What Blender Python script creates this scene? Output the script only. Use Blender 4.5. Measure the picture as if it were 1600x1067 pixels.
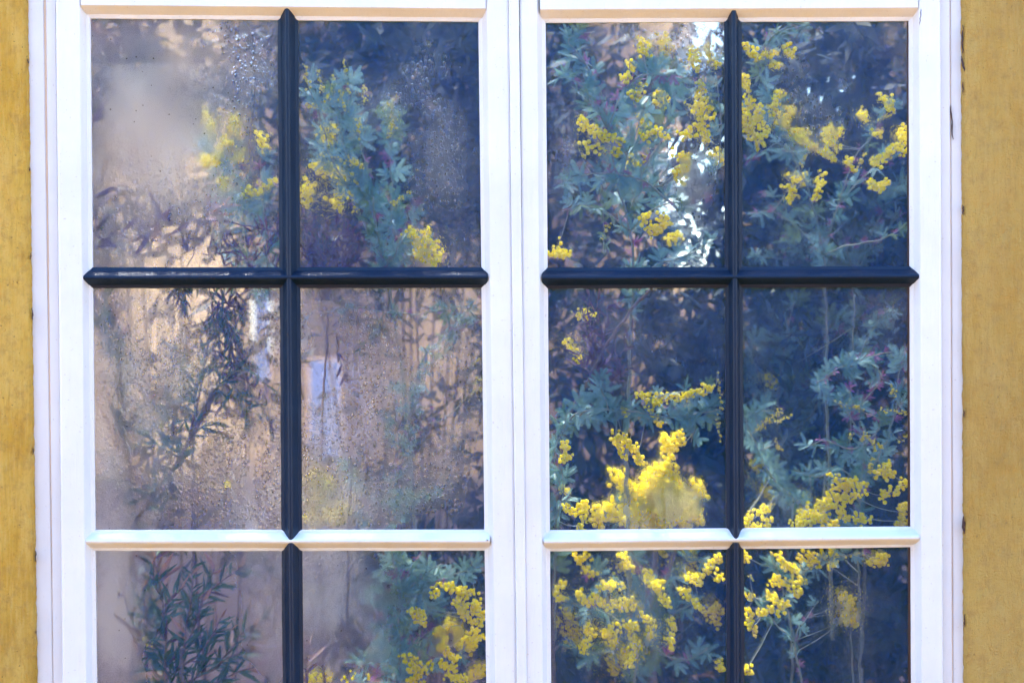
import bpy, bmesh, math, random
from mathutils import Vector, Matrix, noise

# ------------------------------------------------------------------ scene, camera, light
for o in list(bpy.data.objects):
    bpy.data.objects.remove(o, do_unlink=True)
S = bpy.context.scene
COL = S.collection
D = 4.0            # camera to glass
Z0 = 1.70          # height of the window's middle
cam = bpy.data.cameras.new('camera')
cam.lens = 90.0
cam.sensor_width = 36.0
cam.clip_end = 2000
cam.dof.use_dof = True
cam.dof.focus_distance = D + 0.05
cam.dof.aperture_fstop = 2.8
camo = bpy.data.objects.new('camera', cam)
camo.location = (0, -D, Z0)
camo.rotation_euler = (math.radians(90), 0, 0)
COL.objects.link(camo)
S.camera = camo

SUN_EL, SUN_AZ = math.radians(64), math.radians(-28)    # azimuth from +Y (behind the house) towards +X
W = bpy.data.worlds.new('World')
S.world = W
W.use_nodes = True
wn = W.node_tree.nodes
sky = wn.new('ShaderNodeTexSky')
sky.sky_type = 'NISHITA'
sky.sun_disc = False
sky.sun_elevation = SUN_EL
sky.sun_rotation = SUN_AZ
sky.ozone_density = 3.0
sky.air_density = 1.0
sky.dust_density = 0.3
bg = wn['Background']
bg.inputs['Strength'].default_value = 0.15
W.node_tree.links.new(sky.outputs[0], bg.inputs['Color'])
sl = bpy.data.lights.new('sun', 'SUN')
sl.energy = 3.2
sl.angle = math.radians(0.53)
sl.color = (1.0, 0.94, 0.84)
slo = bpy.data.objects.new('sun', sl)
sv = Vector((math.sin(SUN_AZ) * math.cos(SUN_EL), math.cos(SUN_AZ) * math.cos(SUN_EL), math.sin(SUN_EL)))
slo.rotation_euler = sv.to_track_quat('Z', 'Y').to_euler()
slo.location = (0, 0, 8)
COL.objects.link(slo)
S.view_settings.view_transform = 'Standard'
S.view_settings.look = 'None'
S.view_settings.gamma = 1.0
S.view_settings.use_curve_mapping = False
S.view_settings.exposure = 3.0
S.view_settings.use_white_balance = True     # the camera's daylight setting
S.view_settings.white_balance_temperature = 6100
S.render.engine = 'CYCLES'
S.cycles.max_bounces = 8
S.cycles.diffuse_bounces = 3
S.cycles.glossy_bounces = 2
S.cycles.use_adaptive_sampling = True
S.cycles.adaptive_threshold = 0.03
S.cycles.transparent_max_bounces = 16
S.cycles.transmission_bounces = 5
S.cycles.sample_clamp_indirect = 6.0
S.cycles.use_denoising = True

R = random.Random(7)


def clamp(v, a=0.0, b=1.0):
    return max(a, min(b, v))


def sstep(a, b, v):
    t = clamp((v - a) / (b - a))
    return t * t * (3 - 2 * t)


def n3(x, y, z=0.0):
    return noise.noise(Vector((x, y, z)))


def at(px, py, y=0.0):
    """The point at depth y that the photograph shows at (px, py)."""
    s = (D + y) / D * 0.001
    return Vector(((px - 800.0) * s, y, Z0 + (533.5 - py) * s))


# ------------------------------------------------------------------ materials
def mat(name):
    m = bpy.data.materials.new(name)
    m.use_nodes = True
    m.node_tree.nodes.clear()
    return m, m.node_tree.nodes, m.node_tree.links


def out(N, L, sh):
    o = N.new('ShaderNodeOutputMaterial')
    L.new(sh, o.inputs['Surface'])


def coords(N, L, scale=(1, 1, 1), which='Object'):
    t = N.new('ShaderNodeTexCoord')
    m = N.new('ShaderNodeMapping')
    m.inputs['Scale'].default_value = scale
    L.new(t.outputs[which], m.inputs['Vector'])
    return m.outputs['Vector']


def nz(N, L, vec, scale, detail=4, rough=0.55, out_='Fac'):
    n = N.new('ShaderNodeTexNoise')
    n.inputs['Scale'].default_value = scale
    n.inputs['Detail'].default_value = detail
    n.inputs['Roughness'].default_value = rough
    if vec is not None:
        L.new(vec, n.inputs['Vector'])
    return n.outputs[out_]


def ramp(N, L, fac, stops):
    r = N.new('ShaderNodeValToRGB')
    el = r.color_ramp.elements
    while len(el) < len(stops):
        el.new(0.5)
    for e, (p, c) in zip(el, stops):
        e.position = p
        e.color = (c[0], c[1], c[2], 1) if len(c) > 2 else (c[0], c[0], c[0], 1)
    L.new(fac, r.inputs['Fac'])
    return r.outputs['Color']


def mathn(N, L, op, a, b=None, c=None, cl=False):
    m = N.new('ShaderNodeMath')
    m.operation = op
    m.use_clamp = cl
    for i, v in enumerate((a, b, c)):
        if v is None:
            continue
        if isinstance(v, (int, float)):
            m.inputs[i].default_value = v
        else:
            L.new(v, m.inputs[i])
    return m.outputs[0]


def bump(N, L, h, strength, dist=0.001, normal=None):
    b = N.new('ShaderNodeBump')
    b.inputs['Strength'].default_value = strength
    b.inputs['Distance'].default_value = dist
    L.new(h, b.inputs['Height'])
    if normal is not None:
        L.new(normal, b.inputs['Normal'])
    return b.outputs['Normal']


def mixc(N, L, fac, a, b, mode='MIX'):
    m = N.new('ShaderNodeMix')
    m.data_type = 'RGBA'
    m.blend_type = mode
    for sock, v in ((m.inputs[0], fac), (m.inputs[6], a), (m.inputs[7], b)):
        if isinstance(v, (int, float)):
            sock.default_value = v
        elif isinstance(v, tuple):
            sock.default_value = (v[0], v[1], v[2], 1)
        else:
            L.new(v, sock)
    return m.outputs[2]


def principled(N, L, col, rough=0.5, normal=None, spec=0.5):
    p = N.new('ShaderNodeBsdfPrincipled')
    if isinstance(col, tuple):
        p.inputs['Base Color'].default_value = (*col[:3], 1)
    else:
        L.new(col, p.inputs['Base Color'])
    if isinstance(rough, (int, float)):
        p.inputs['Roughness'].default_value = rough
    else:
        L.new(rough, p.inputs['Roughness'])
    p.inputs['Specular IOR Level'].default_value = spec
    if normal is not None:
        L.new(normal, p.inputs['Normal'])
    return p


def paint_material(name, a, b, rough, dirt, dirt_amount, relief=0.25, spec=0.45):
    m, N, L = mat(name)
    v = coords(N, L)
    vs = coords(N, L, (1, 1, 0.12))
    big = nz(N, L, v, 9, 5, 0.6)
    streak = nz(N, L, vs, 120, 4, 0.6)
    fine = nz(N, L, v, 900, 2)
    c = ramp(N, L, big, [(0.3, a), (0.7, b)])
    spots = nz(N, L, v, 260, 2, 0.4)
    sm = ramp(N, L, spots, [(0.70, (0,)), (0.76, (dirt_amount,))])
    c = mixc(N, L, sm, c, dirt)
    st = ramp(N, L, streak, [(0.55, (0,)), (0.85, (0.12,))])
    c = mixc(N, L, st, c, dirt)
    h = mathn(N, L, 'ADD', mathn(N, L, 'MULTIPLY', streak, 1.0), mathn(N, L, 'MULTIPLY', fine, 0.25))
    nb = bump(N, L, h, relief, 0.0012)
    out(N, L, principled(N, L, c, rough, nb, spec).outputs[0])
    return m


M_WHITE = paint_material('white_gloss_paint', (0.585, 0.585, 0.58), (0.655, 0.65, 0.64), 0.42, (0.40, 0.33, 0.26), 0.6, 0.55)
M_JAMB = paint_material('off_white_paint', (0.55, 0.538, 0.528), (0.60, 0.585, 0.57), 0.5, (0.40, 0.33, 0.26), 0.6)
M_BLACK = paint_material('black_gloss_paint', (0.0012, 0.009, 0.026), (0.0025, 0.014, 0.038), 0.42, (0.10, 0.06, 0.03), 0.30, 0.5, 0.22)
M_CAULK = paint_material('ochre_stained_caulk', (0.52, 0.36, 0.24), (0.62, 0.46, 0.33), 0.7, (0.2, 0.12, 0.06), 0.5)
M_REBATE = paint_material('dark_brown_wood', (0.02, 0.008, 0.006), (0.05, 0.018, 0.012), 0.6, (0.25, 0.13, 0.03), 0.8, 0.5)


def wall_material():
    m, N, L = mat('ochre_limewash')
    v = coords(N, L)
    vs = coords(N, L, (1, 1, 0.35))
    big = nz(N, L, vs, 4, 6, 0.6)
    mid = nz(N, L, vs, 26, 6, 0.62)
    fine = nz(N, L, v, 420, 3, 0.6)
    c = ramp(N, L, big, [(0.32, (0.40, 0.22, 0.022)), (0.5, (0.60, 0.345, 0.038)), (0.66, (0.70, 0.45, 0.08))])
    c = mixc(N, L, ramp(N, L, mid, [(0.40, (0,)), (0.66, (0.75,))]), c, (0.68, 0.44, 0.10))
    c = mixc(N, L, ramp(N, L, nz(N, L, v, 60, 5, 0.7), [(0.48, (0,)), (0.70, (0.55,))]), c, (0.36, 0.20, 0.05))
    spots = nz(N, L, v, 190, 2, 0.4)
    c = mixc(N, L, ramp(N, L, spots, [(0.72, (0,)), (0.77, (0.7,))]), c, (0.12, 0.07, 0.03))
    fib = nz(N, L, coords(N, L, (1, 1, 0.10)), 240, 4, 0.6)
    c = mixc(N, L, ramp(N, L, fib, [(0.5, (0,)), (0.70, (0.32,))]), c, (0.72, 0.50, 0.16))
    c = mixc(N, L, ramp(N, L, fib, [(0.30, (0.28,)), (0.44, (0,))]), c, (0.28, 0.16, 0.03))
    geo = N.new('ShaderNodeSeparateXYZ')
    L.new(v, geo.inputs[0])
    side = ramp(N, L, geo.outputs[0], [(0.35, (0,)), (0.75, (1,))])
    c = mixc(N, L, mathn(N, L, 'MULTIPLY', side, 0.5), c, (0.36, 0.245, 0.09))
    h = mathn(N, L, 'ADD', mathn(N, L, 'MULTIPLY', fine, 0.5), mathn(N, L, 'MULTIPLY', nz(N, L, vs, 90, 6, 0.7), 1.2))
    out(N, L, principled(N, L, c, 0.8, bump(N, L, h, 1.0, 0.010), 0.25).outputs[0])
    return m


M_WALL = wall_material()


def ground_material():
    m, N, L = mat('sandy_gravel')
    v = coords(N, L)
    c = ramp(N, L, nz(N, L, v, 40, 6, 0.7), [(0.3, (0.22, 0.10, 0.006)), (0.7, (0.38, 0.178, 0.012))])
    c = mixc(N, L, ramp(N, L, nz(N, L, v, 0.5, 3), [(0.4, (0,)), (0.65, (0.5,))]), c, (0.31, 0.146, 0.010))
    out(N, L, principled(N, L, c, 0.9, bump(N, L, nz(N, L, v, 60, 4), 0.8, 0.02), 0.2).outputs[0])
    return m


M_GROUND = ground_material()


def plain(name, a, b, rough=0.8, scale=8, trans=0.0, tcol=None, spec=0.3, relief=0.3):
    m, N, L = mat(name)
    v = coords(N, L)
    c = ramp(N, L, nz(N, L, v, scale, 5, 0.6), [(0.3, a), (0.7, b)])
    nb = bump(N, L, nz(N, L, v, scale * 12, 3), relief, 0.002)
    p = principled(N, L, c, rough, nb, spec)
    if trans:
        t = N.new('ShaderNodeBsdfTranslucent')
        if tcol:
            t.inputs['Color'].default_value = (*tcol, 1)
        else:
            L.new(c, t.inputs['Color'])
        mx = N.new('ShaderNodeMixShader')
        mx.inputs[0].default_value = trans
        L.new(p.outputs[0], mx.inputs[1])
        L.new(t.outputs[0], mx.inputs[2])
        out(N, L, mx.outputs[0])
    else:
        out(N, L, p.outputs[0])
    return m


def leaf_material(name, a, b, trans=0.25, rough=0.55):
    """Leaf colour varies from leaf to leaf with the object's random number and along the blade."""
    m, N, L = mat(name)
    info = N.new('ShaderNodeObjectInfo')
    v = coords(N, L)
    f = mathn(N, L, 'ADD', mathn(N, L, 'MULTIPLY', info.outputs['Random'], 0.75), mathn(N, L, 'MULTIPLY', nz(N, L, v, 90, 3), 0.35))
    c = ramp(N, L, f, [(0.1, a), (0.95, b)])
    p = principled(N, L, c, rough, None, 0.35)
    t = N.new('ShaderNodeBsdfTranslucent')
    L.new(c, t.inputs['Color'])
    mx = N.new('ShaderNodeMixShader')
    mx.inputs[0].default_value = trans
    L.new(p.outputs[0], mx.inputs[1])
    L.new(t.outputs[0], mx.inputs[2])
    out(N, L, mx.outputs[0])
    return m


M_SILVER = leaf_material('silver_wattle_leaf', (0.07, 0.17, 0.125), (0.23, 0.37, 0.31))
M_GREEN = leaf_material('green_wattle_leaf', (0.09, 0.15, 0.045), (0.20, 0.28, 0.11))
M_PURPLE = leaf_material('purple_leaf_tip', (0.16, 0.045, 0.10), (0.32, 0.10, 0.19))
M_LANCE = leaf_material('bottlebrush_leaf', (0.02, 0.055, 0.04), (0.06, 0.12, 0.075))
M_REDTIP = leaf_material('reddish_young_leaf', (0.20, 0.10, 0.08), (0.36, 0.20, 0.15))
M_DRY = leaf_material('dry_purple_leaf', (0.040, 0.012, 0.032), (0.11, 0.035, 0.070))
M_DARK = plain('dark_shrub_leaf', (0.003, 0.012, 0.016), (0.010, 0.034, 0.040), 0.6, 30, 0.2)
M_STEM = plain('green_stem', (0.14, 0.17, 0.10), (0.26, 0.26, 0.19), 0.7, 60)
M_TWIG = plain('purple_brown_twig', (0.07, 0.035, 0.045), (0.16, 0.09, 0.085), 0.75, 60)
M_BARK = plain('brown_bark', (0.10, 0.065, 0.05), (0.24, 0.17, 0.13), 0.85, 70, relief=0.8)
M_FLOWER = plain('yellow_wattle_flower', (0.93, 0.77, 0.001), (0.96, 0.86, 0.002), 0.85, 160, 0.38, None, 0.1)
M_BUD = plain('yellow_green_bud', (0.62, 0.52, 0.04), (0.85, 0.66, 0.02), 0.7, 160, 0.2, None, 0.2)


def back_material():
    m, N, L = mat('added_tan_glow_sheet')  # added translucent sheet, passes sun as a tan glow in place of a wall
    v = coords(N, L)
    vs = coords(N, L, (1, 1, 0.25))
    c = ramp(N, L, nz(N, L, vs, 1.9, 4, 0.55), [(0.38, (0.065, 0.045, 0.040)), (0.5, (0.22, 0.145, 0.085)), (0.64, (0.50, 0.345, 0.185))])
    d = N.new('ShaderNodeBsdfDiffuse')
    t = N.new('ShaderNodeBsdfTranslucent')
    L.new(c, d.inputs['Color'])
    L.new(c, t.inputs['Color'])
    mx = N.new('ShaderNodeMixShader')
    mx.inputs[0].default_value = 0.55
    L.new(d.outputs[0], mx.inputs[1])
    L.new(t.outputs[0], mx.inputs[2])
    out(N, L, mx.outputs[0])
    return m



def roof_diffuser():
    m, N, L = mat('light_diffusing_sheet')
    v = coords(N, L)
    d = N.new('ShaderNodeBsdfTranslucent')
    L.new(ramp(N, L, nz(N, L, v, 3, 3), [(0.3, (0.74, 0.76, 0.78)), (0.7, (0.82, 0.82, 0.80))]), d.inputs['Color'])
    t = N.new('ShaderNodeBsdfTransparent')
    mx = N.new('ShaderNodeMixShader')
    L.new(ramp(N, L, nz(N, L, v, 14, 3), [(0.35, (0.15,)), (0.65, (0.60,))]), mx.inputs[0])
    L.new(d.outputs[0], mx.inputs[1])
    L.new(t.outputs[0], mx.inputs[2])
    out(N, L, mx.outputs[0])
    return m


M_DIFFUSER = roof_diffuser()
M_TANGLOW = back_material()
M_SKYBLUE = plain('painted_sky_blue', (0.36, 0.42, 0.58), (0.44, 0.49, 0.62), 0.6, 6, 0.6)
M_FLOOR = plain('interior_floor', (0.20, 0.15, 0.12), (0.30, 0.24, 0.19), 0.8, 6)
M_INWALL = plain('interior_plaster', (0.22, 0.165, 0.145), (0.34, 0.25, 0.21), 0.85, 4)
M_ADDED_HEDGE = plain('added_hedge_green', (0.012, 0.02, 0.014), (0.03, 0.045, 0.028), 0.8, 9, relief=0.8)
M_ROOF = plain('roof_boards', (0.20, 0.17, 0.15), (0.28, 0.24, 0.21), 0.85, 6)


def glass_material():
    """Old pane: clear glass whose inner face carries condensation (attribute 'fog') and beads of water ('drop')."""
    m, N, L = mat('misted_window_glass')
    v = coords(N, L)
    vs = coords(N, L, (1, 1, 0.8))
    fa = N.new('ShaderNodeAttribute')
    fa.attribute_name = 'fog'
    da = N.new('ShaderNodeAttribute')
    da.attribute_name = 'drop'
    fog, drop = fa.outputs['Fac'], da.outputs['Fac']
    # clear glass
    tr = N.new('ShaderNodeBsdfTransparent')
    tr.inputs['Color'].default_value = (0.97, 0.985, 0.985, 1)
    gl = N.new('ShaderNodeBsdfGlossy')
    gl.inputs['Roughness'].default_value = 0.02
    wav = nz(N, L, v, 14, 2)
    L.new(bump(N, L, wav, 0.25, 0.004), gl.inputs['Normal'])
    fr = N.new('ShaderNodeFresnel')
    fr.inputs['IOR'].default_value = 1.45
    clear = N.new('ShaderNodeMixShader')
    L.new(fr.outputs[0], clear.inputs[0])
    L.new(tr.outputs[0], clear.inputs[1])
    L.new(gl.outputs[0], clear.inputs[2])
    # beads
    vor = N.new('ShaderNodeTexVoronoi')
    vor.inputs['Scale'].default_value = 150
    L.new(vs, vor.inputs['Vector'])
    vor2 = N.new('ShaderNodeTexVoronoi')
    vor2.inputs['Scale'].default_value = 330
    L.new(vs, vor2.inputs['Vector'])
    b1 = ramp(N, L, vor.outputs['Distance'], [(0.0, (1,)), (0.28, (0.75,)), (0.45, (0,))])
    b2 = ramp(N, L, vor2.outputs['Distance'], [(0.0, (1,)), (0.45, (0,))])
    h = mathn(N, L, 'ADD', b1, mathn(N, L, 'MULTIPLY', b2, 0.6))
    h = mathn(N, L, 'MULTIPLY', h, drop)
    nb = bump(N, L, h, 1.0, 0.005)
    rf = N.new('ShaderNodeBsdfRefraction')
    rf.distribution = 'GGX'
    rf.inputs['IOR'].default_value = 1.28
    rf.inputs['Color'].default_value = (0.95, 0.95, 0.95, 1)
    L.new(nb, rf.inputs['Normal'])
    bead = mathn(N, L, 'MULTIPLY', b1, drop, None, True)
    L.new(mathn(N, L, 'MULTIPLY', mathn(N, L, 'MULTIPLY_ADD', fog, 0.50, 0.02), mathn(N, L, 'MULTIPLY_ADD', bead, -0.9, 1.0)), rf.inputs['Roughness'])
    veil = N.new('ShaderNodeBsdfTranslucent')
    veil.inputs['Color'].default_value = (0.8, 0.8, 0.82, 1)
    veil2 = N.new('ShaderNodeBsdfDiffuse')
    veil2.inputs['Color'].default_value = (0.8, 0.8, 0.82, 1)
    vm = N.new('ShaderNodeMixShader')
    vm.inputs[0].default_value = 0.2
    L.new(veil.outputs[0], vm.inputs[1])
    L.new(veil2.outputs[0], vm.inputs[2])
    fs = N.new('ShaderNodeMixShader')
    L.new(mathn(N, L, 'MULTIPLY', fog, 0.08), fs.inputs[0])
    L.new(rf.outputs[0], fs.inputs[1])
    L.new(vm.outputs[0], fs.inputs[2])
    grain = nz(N, L, v, 700, 3, 0.7)
    fine = mathn(N, L, 'MULTIPLY_ADD', grain, 1.1, -0.55)
    fac = mathn(N, L, 'MULTIPLY', mathn(N, L, 'ADD', fog, mathn(N, L, 'MULTIPLY', fine, mathn(N, L, 'MULTIPLY', fog, 1.4))), 1.15, None, True)
    fac = mathn(N, L, 'MAXIMUM', fac, mathn(N, L, 'MULTIPLY', b1, drop, None, True))
    mx = N.new('ShaderNodeMixShader')
    L.new(fac, mx.inputs[0])
    L.new(clear.outputs[0], mx.inputs[1])
    L.new(fs.outputs[0], mx.inputs[2])
    # blue haze painted into the inner face's colour to turn the darks blue
    blue_haze = N.new('ShaderNodeBsdfDiffuse')
    blue_haze.inputs['Color'].default_value = (0.01, 0.25, 1.0, 1)
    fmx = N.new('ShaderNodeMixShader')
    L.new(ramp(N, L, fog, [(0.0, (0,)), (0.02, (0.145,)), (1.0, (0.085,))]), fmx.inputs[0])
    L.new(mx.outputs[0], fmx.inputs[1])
    L.new(blue_haze.outputs[0], fmx.inputs[2])
    mx = fmx
    # specks of dirt
    vd = N.new('ShaderNodeTexVoronoi')
    vd.inputs['Scale'].default_value = 75
    L.new(v, vd.inputs['Vector'])
    rnd = N.new('ShaderNodeSeparateColor')
    L.new(vd.outputs['Color'], rnd.inputs[0])
    speck = mathn(N, L, 'MULTIPLY', mathn(N, L, 'LESS_THAN', vd.outputs['Distance'], mathn(N, L, 'MULTIPLY', rnd.outputs[0], 0.10)), 0.8)
    dirt = N.new('ShaderNodeBsdfDiffuse')
    L.new(ramp(N, L, rnd.outputs[1], [(0.45, (0.03, 0.025, 0.03)), (0.6, (0.5, 0.47, 0.45))]), dirt.inputs['Color'])
    mx2 = N.new('ShaderNodeMixShader')
    L.new(mathn(N, L, 'MULTIPLY', speck, fa.outputs['Alpha'] if False else ramp(N, L, fog, [(0.0, (0,)), (0.02, (1,))])), mx2.inputs[0])
    L.new(mx.outputs[0], mx2.inputs[1])
    L.new(dirt.outputs[0], mx2.inputs[2])
    out(N, L, mx2.outputs[0])
    return m


M_GLASS = glass_material()
M_SKYGLASS = None


# ------------------------------------------------------------------ helpers
class MB:
    def __init__(s):
        s.v, s.f, s.m = [], [], []

    def add(s, vs, fs, mi=0):
        o = len(s.v)
        s.v += [tuple(v) for v in vs]
        for f in fs:
            s.f.append(tuple(o + i for i in f))
            s.m.append(mi)

    def box(s, a, b, mi=0):
        x0, y0, z0 = a
        x1, y1, z1 = b
        s.add([(x0, y0, z0), (x1, y0, z0), (x1, y1, z0), (x0, y1, z0), (x0, y0, z1), (x1, y0, z1), (x1, y1, z1), (x0, y1, z1)],
              [(0, 3, 2, 1), (4, 5, 6, 7), (0, 1, 5, 4), (1, 2, 6, 5), (2, 3, 7, 6), (3, 0, 4, 7)], mi)

    def mesh(s, name, mats, smooth=False):
        me = bpy.data.meshes.new(name)
        me.from_pydata(s.v, [], s.f)
        for m in (mats if isinstance(mats, (list, tuple)) else [mats]):
            me.materials.append(m)
        for p, mi in zip(me.polygons, s.m):
            p.material_index = mi
            p.use_smooth = smooth
        me.update()
        return me

    def build(s, name, mats, parent=None, smooth=False):
        return link(name, s.mesh(name, mats, smooth), parent)


def link(name, data, parent=None):
    o = bpy.data.objects.new(name, data)
    COL.objects.link(o)
    if parent is not None:
        o.parent = parent
    return o


def tag(o, label=None, cat=None, group=None, kind=None):
    for k, v in (('label', label), ('category', cat), ('group', group), ('kind', kind)):
        if v:
            o[k] = v
    return o


def tube(mb, pts, r0, r1, sides=6, knob=0.0):
    """A tapered tube through pts."""
    n = len(pts)
    up = Vector((0.3, 0.9, 0.2))
    vs, fs = [], []
    for i, p in enumerate(pts):
        t = (pts[min(i + 1, n - 1)] - pts[max(i - 1, 0)])
        t = t.normalized() if t.length > 1e-9 else Vector((0, 0, 1))
        a = t.cross(up)
        a = a.normalized() if a.length > 1e-6 else Vector((1, 0, 0))
        b = t.cross(a)
        r = r0 + (r1 - r0) * i / max(1, n - 1)
        r *= 1 + knob * n3(p.x * 90, p.z * 90, p.y * 50)
        for k in range(sides):
            w = 2 * math.pi * k / sides
            vs.append(p + a * (math.cos(w) * r) + b * (math.sin(w) * r))
    for i in range(n - 1):
        for k in range(sides):
            k2 = (k + 1) % sides
            fs.append((i * sides + k, i * sides + k2, (i + 1) * sides + k2, (i + 1) * sides + k))
    fs.append(tuple(range(sides))[::-1])
    fs.append(tuple((n - 1) * sides + k for k in range(sides)))
    mb.add(vs, fs)


def spline(pts, step=0.008):
    """Catmull-Rom through world points, resampled."""
    P = [pts[0] * 2 - pts[1]] + list(pts) + [pts[-1] * 2 - pts[-2]]
    res = []
    for i in range(1, len(P) - 2):
        p0, p1, p2, p3 = P[i - 1], P[i], P[i + 1], P[i + 2]
        n = max(2, int((p2 - p1).length / step))
        for k in range(n):
            t = k / n
            res.append(0.5 * ((2 * p1) + (p2 - p0) * t + (2 * p0 - 5 * p1 + 4 * p2 - p3) * t * t + (3 * p1 - p0 - 3 * p2 + p3) * t ** 3))
    res.append(P[-2])
    return res


# ------------------------------------------------------------------ ground and house
g = MB()
g.add([(-400, -600, 0), (400, -600, 0), (400, 400, 0), (-400, 400, 0)], [(0, 1, 2, 3)])
tag(g.build('ground', M_GROUND), kind='structure')

WALL_TOP = 2.75
wall_y = -0.020


def line_x(x0, x1, py):
    return x0 + (x1 - x0) * py / 1067.0


def wall_piece(mb, sgn):
    """One side of the ochre front wall, its edge beside the window rough and hand-cut."""
    zs = [0.0, 0.35]
    z = 0.42
    while z < 2.42:
        zs.append(z)
        z += 0.0045
    zs += [2.5, WALL_TOP]
    cols = 30
    vs = []
    for z in zs:
        py = 533.5 - (z - Z0) * 1000
        ex = line_x(42, 57, py) if sgn < 0 else line_x(1503, 1507, py)
        e = (ex - 800) * 0.001 * (D + wall_y) / D
        e += 0.0011 * n3(z * 60, 3.1 * sgn) + 0.0011 * n3(z * 210, 9.7 * sgn) - sgn * 0.0005
        chip = n3(z * 24, 5.5 * sgn)
        if chip > 0.42:
            e += sgn * 0.006 * (chip - 0.42)
        for c in range(cols + 1):
            t = c / cols
            x = e + sgn * (0.12 * t)
            d = 0.0030 * n3(x * 22, z * 9, 2 * sgn) + 0.0016 * n3(x * 90, z * 38, 4) + 0.0007 * n3(x * 240, z * 160, 1)
            y = wall_y - d - 0.003 * sstep(0, 0.08, t)
            if c == 0:
                y += 0.003
            vs.append((x, y, z))
        vs.append((sgn * 3.2, wall_y, z))
        vs.append((e, 0.04, z))
    w = cols + 3
    fs = []
    for r in range(len(zs) - 1):
        for c in range(cols + 1):
            q = (r * w + c, r * w + c + 1, (r + 1) * w + c + 1, (r + 1) * w + c)
            fs.append(q if sgn > 0 else q[::-1])
        q = (r * w + cols + 2, r * w, (r + 1) * w, (r + 1) * w + cols + 2)
        fs.append(q if sgn > 0 else q[::-1])
    mb.add(vs, fs)


house = link('house_front_wall', None)
house.location = (0, 0, 0)
tag(house, 'ochre limewashed house wall on both sides of the white window', 'wall')
for sgn in (-1, 1):
    mb = MB()
    wall_piece(mb, sgn)
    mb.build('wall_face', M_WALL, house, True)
mb = MB()
mb.box((-0.79, -0.021, 2.36), (0.79, 0.10, WALL_TOP))
mb.box((-0.79, -0.021, 0.0), (0.79, 0.10, 0.78))
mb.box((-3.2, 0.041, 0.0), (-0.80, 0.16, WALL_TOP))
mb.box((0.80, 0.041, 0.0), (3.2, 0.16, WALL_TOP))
mb.build('wall_core', M_WALL, house)
mb = MB()
mb.box((-3.3, -0.08, WALL_TOP + 0.002), (3.3, 0.16, WALL_TOP + 0.10))
mb.build('eave_roof', M_ROOF, house)
mb = MB()
zr = WALL_TOP + 0.05
for (x0, y0, x1, y1) in ((-3.2, 0.162, 3.2, 0.58), (-3.2, 0.58, -0.24, 1.0), (0.12, 0.58, 3.2, 1.0)):  # gap left so direct sun reaches the blurred blossom
    mb.add([(x0, y0, zr), (x1, y0, zr), (x1, y1, zr), (x0, y1, zr)], [(0, 1, 2, 3)])
mb.build('added_diffuser_roof', M_DIFFUSER, house)  # unseen roof added to soften the sun and brighten the plants

# unseen hedge added behind the camera to darken what the panes mirror
mb = MB()
hx, hz = 140, 40
vs = []
for j in range(hz + 1):
    for i in range(hx + 1):
        x, z = -9 + 18 * i / hx, 3.5 * j / hz
        vs.append((x, -8.0 + 0.25 * n3(x * 1.3, z * 1.3) + 0.12 * n3(x * 5, z * 5), z + 0.1 * n3(x * 4, z * 3, 7)))
o = len(vs)
for i in range(hx + 1):
    vs.append((-9 + 18 * i / hx, -9.4, 3.5))
for i in range(hx + 1):
    vs.append((-9 + 18 * i / hx, -9.5, 0))
w_ = hx + 1
fs = [(j * w_ + i, (j + 1) * w_ + i, (j + 1) * w_ + i + 1, j * w_ + i + 1) for j in range(hz + 2) for i in range(hx)]
mb.add(vs, fs)
tag(mb.build('added_reflection_hedge', M_ADDED_HEDGE), 'unseen dark green hedge added to darken the reflections in the panes', 'hedge')

# the garden room behind the window
mb = MB()
mb.add([(-3.2, 0.16, 0.02), (3.2, 0.16, 0.02), (3.2, 3.2, 0.02), (-3.2, 3.2, 0.02)], [(0, 1, 2, 3)])
tag(mb.build('floor', M_FLOOR), kind='structure')
BY = 3.0
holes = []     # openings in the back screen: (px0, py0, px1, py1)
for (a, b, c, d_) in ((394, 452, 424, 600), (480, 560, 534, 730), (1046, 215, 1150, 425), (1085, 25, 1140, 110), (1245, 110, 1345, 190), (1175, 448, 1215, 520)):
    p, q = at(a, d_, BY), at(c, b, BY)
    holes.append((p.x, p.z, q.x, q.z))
xs = sorted({-3.2, 3.2} | {h[0] for h in holes} | {h[2] for h in holes})
DADO = 1.33
zs = sorted({0.02, 3.7, DADO} | {h[1] for h in holes} | {h[3] for h in holes})
mb = MB()
for i in range(len(xs) - 1):
    for j in range(len(zs) - 1):
        cx, cz = (xs[i] + xs[i + 1]) / 2, (zs[j] + zs[j + 1]) / 2
        if any(h[0] < cx < h[2] and h[1] < cz < h[3] for h in holes):
            continue
        mb.add([(xs[i], BY, zs[j]), (xs[i + 1], BY, zs[j]), (xs[i + 1], BY, zs[j + 1]), (xs[i], BY, zs[j + 1])], [(0, 1, 2, 3)], 0 if cz > DADO else 1)
wall_back = tag(mb.build('wall_back', [M_TANGLOW, M_INWALL]), kind='structure')
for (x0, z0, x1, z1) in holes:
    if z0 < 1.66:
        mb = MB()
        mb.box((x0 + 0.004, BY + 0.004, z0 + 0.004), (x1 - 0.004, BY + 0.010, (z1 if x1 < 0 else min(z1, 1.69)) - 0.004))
        mb.build('added_blue_pane', M_SKYBLUE, wall_back)  # added blue sheet standing in for sky light in the low openings
for sx in (-1, 1):
    mb = MB()
    mb.box((sx * 3.2 - 0.05, 0.165, 0.0), (sx * 3.2 + 0.05, BY - 0.01, 2.6))
    tag(mb.build('wall_left' if sx < 0 else 'wall_right', M_INWALL), kind='structure')

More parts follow.
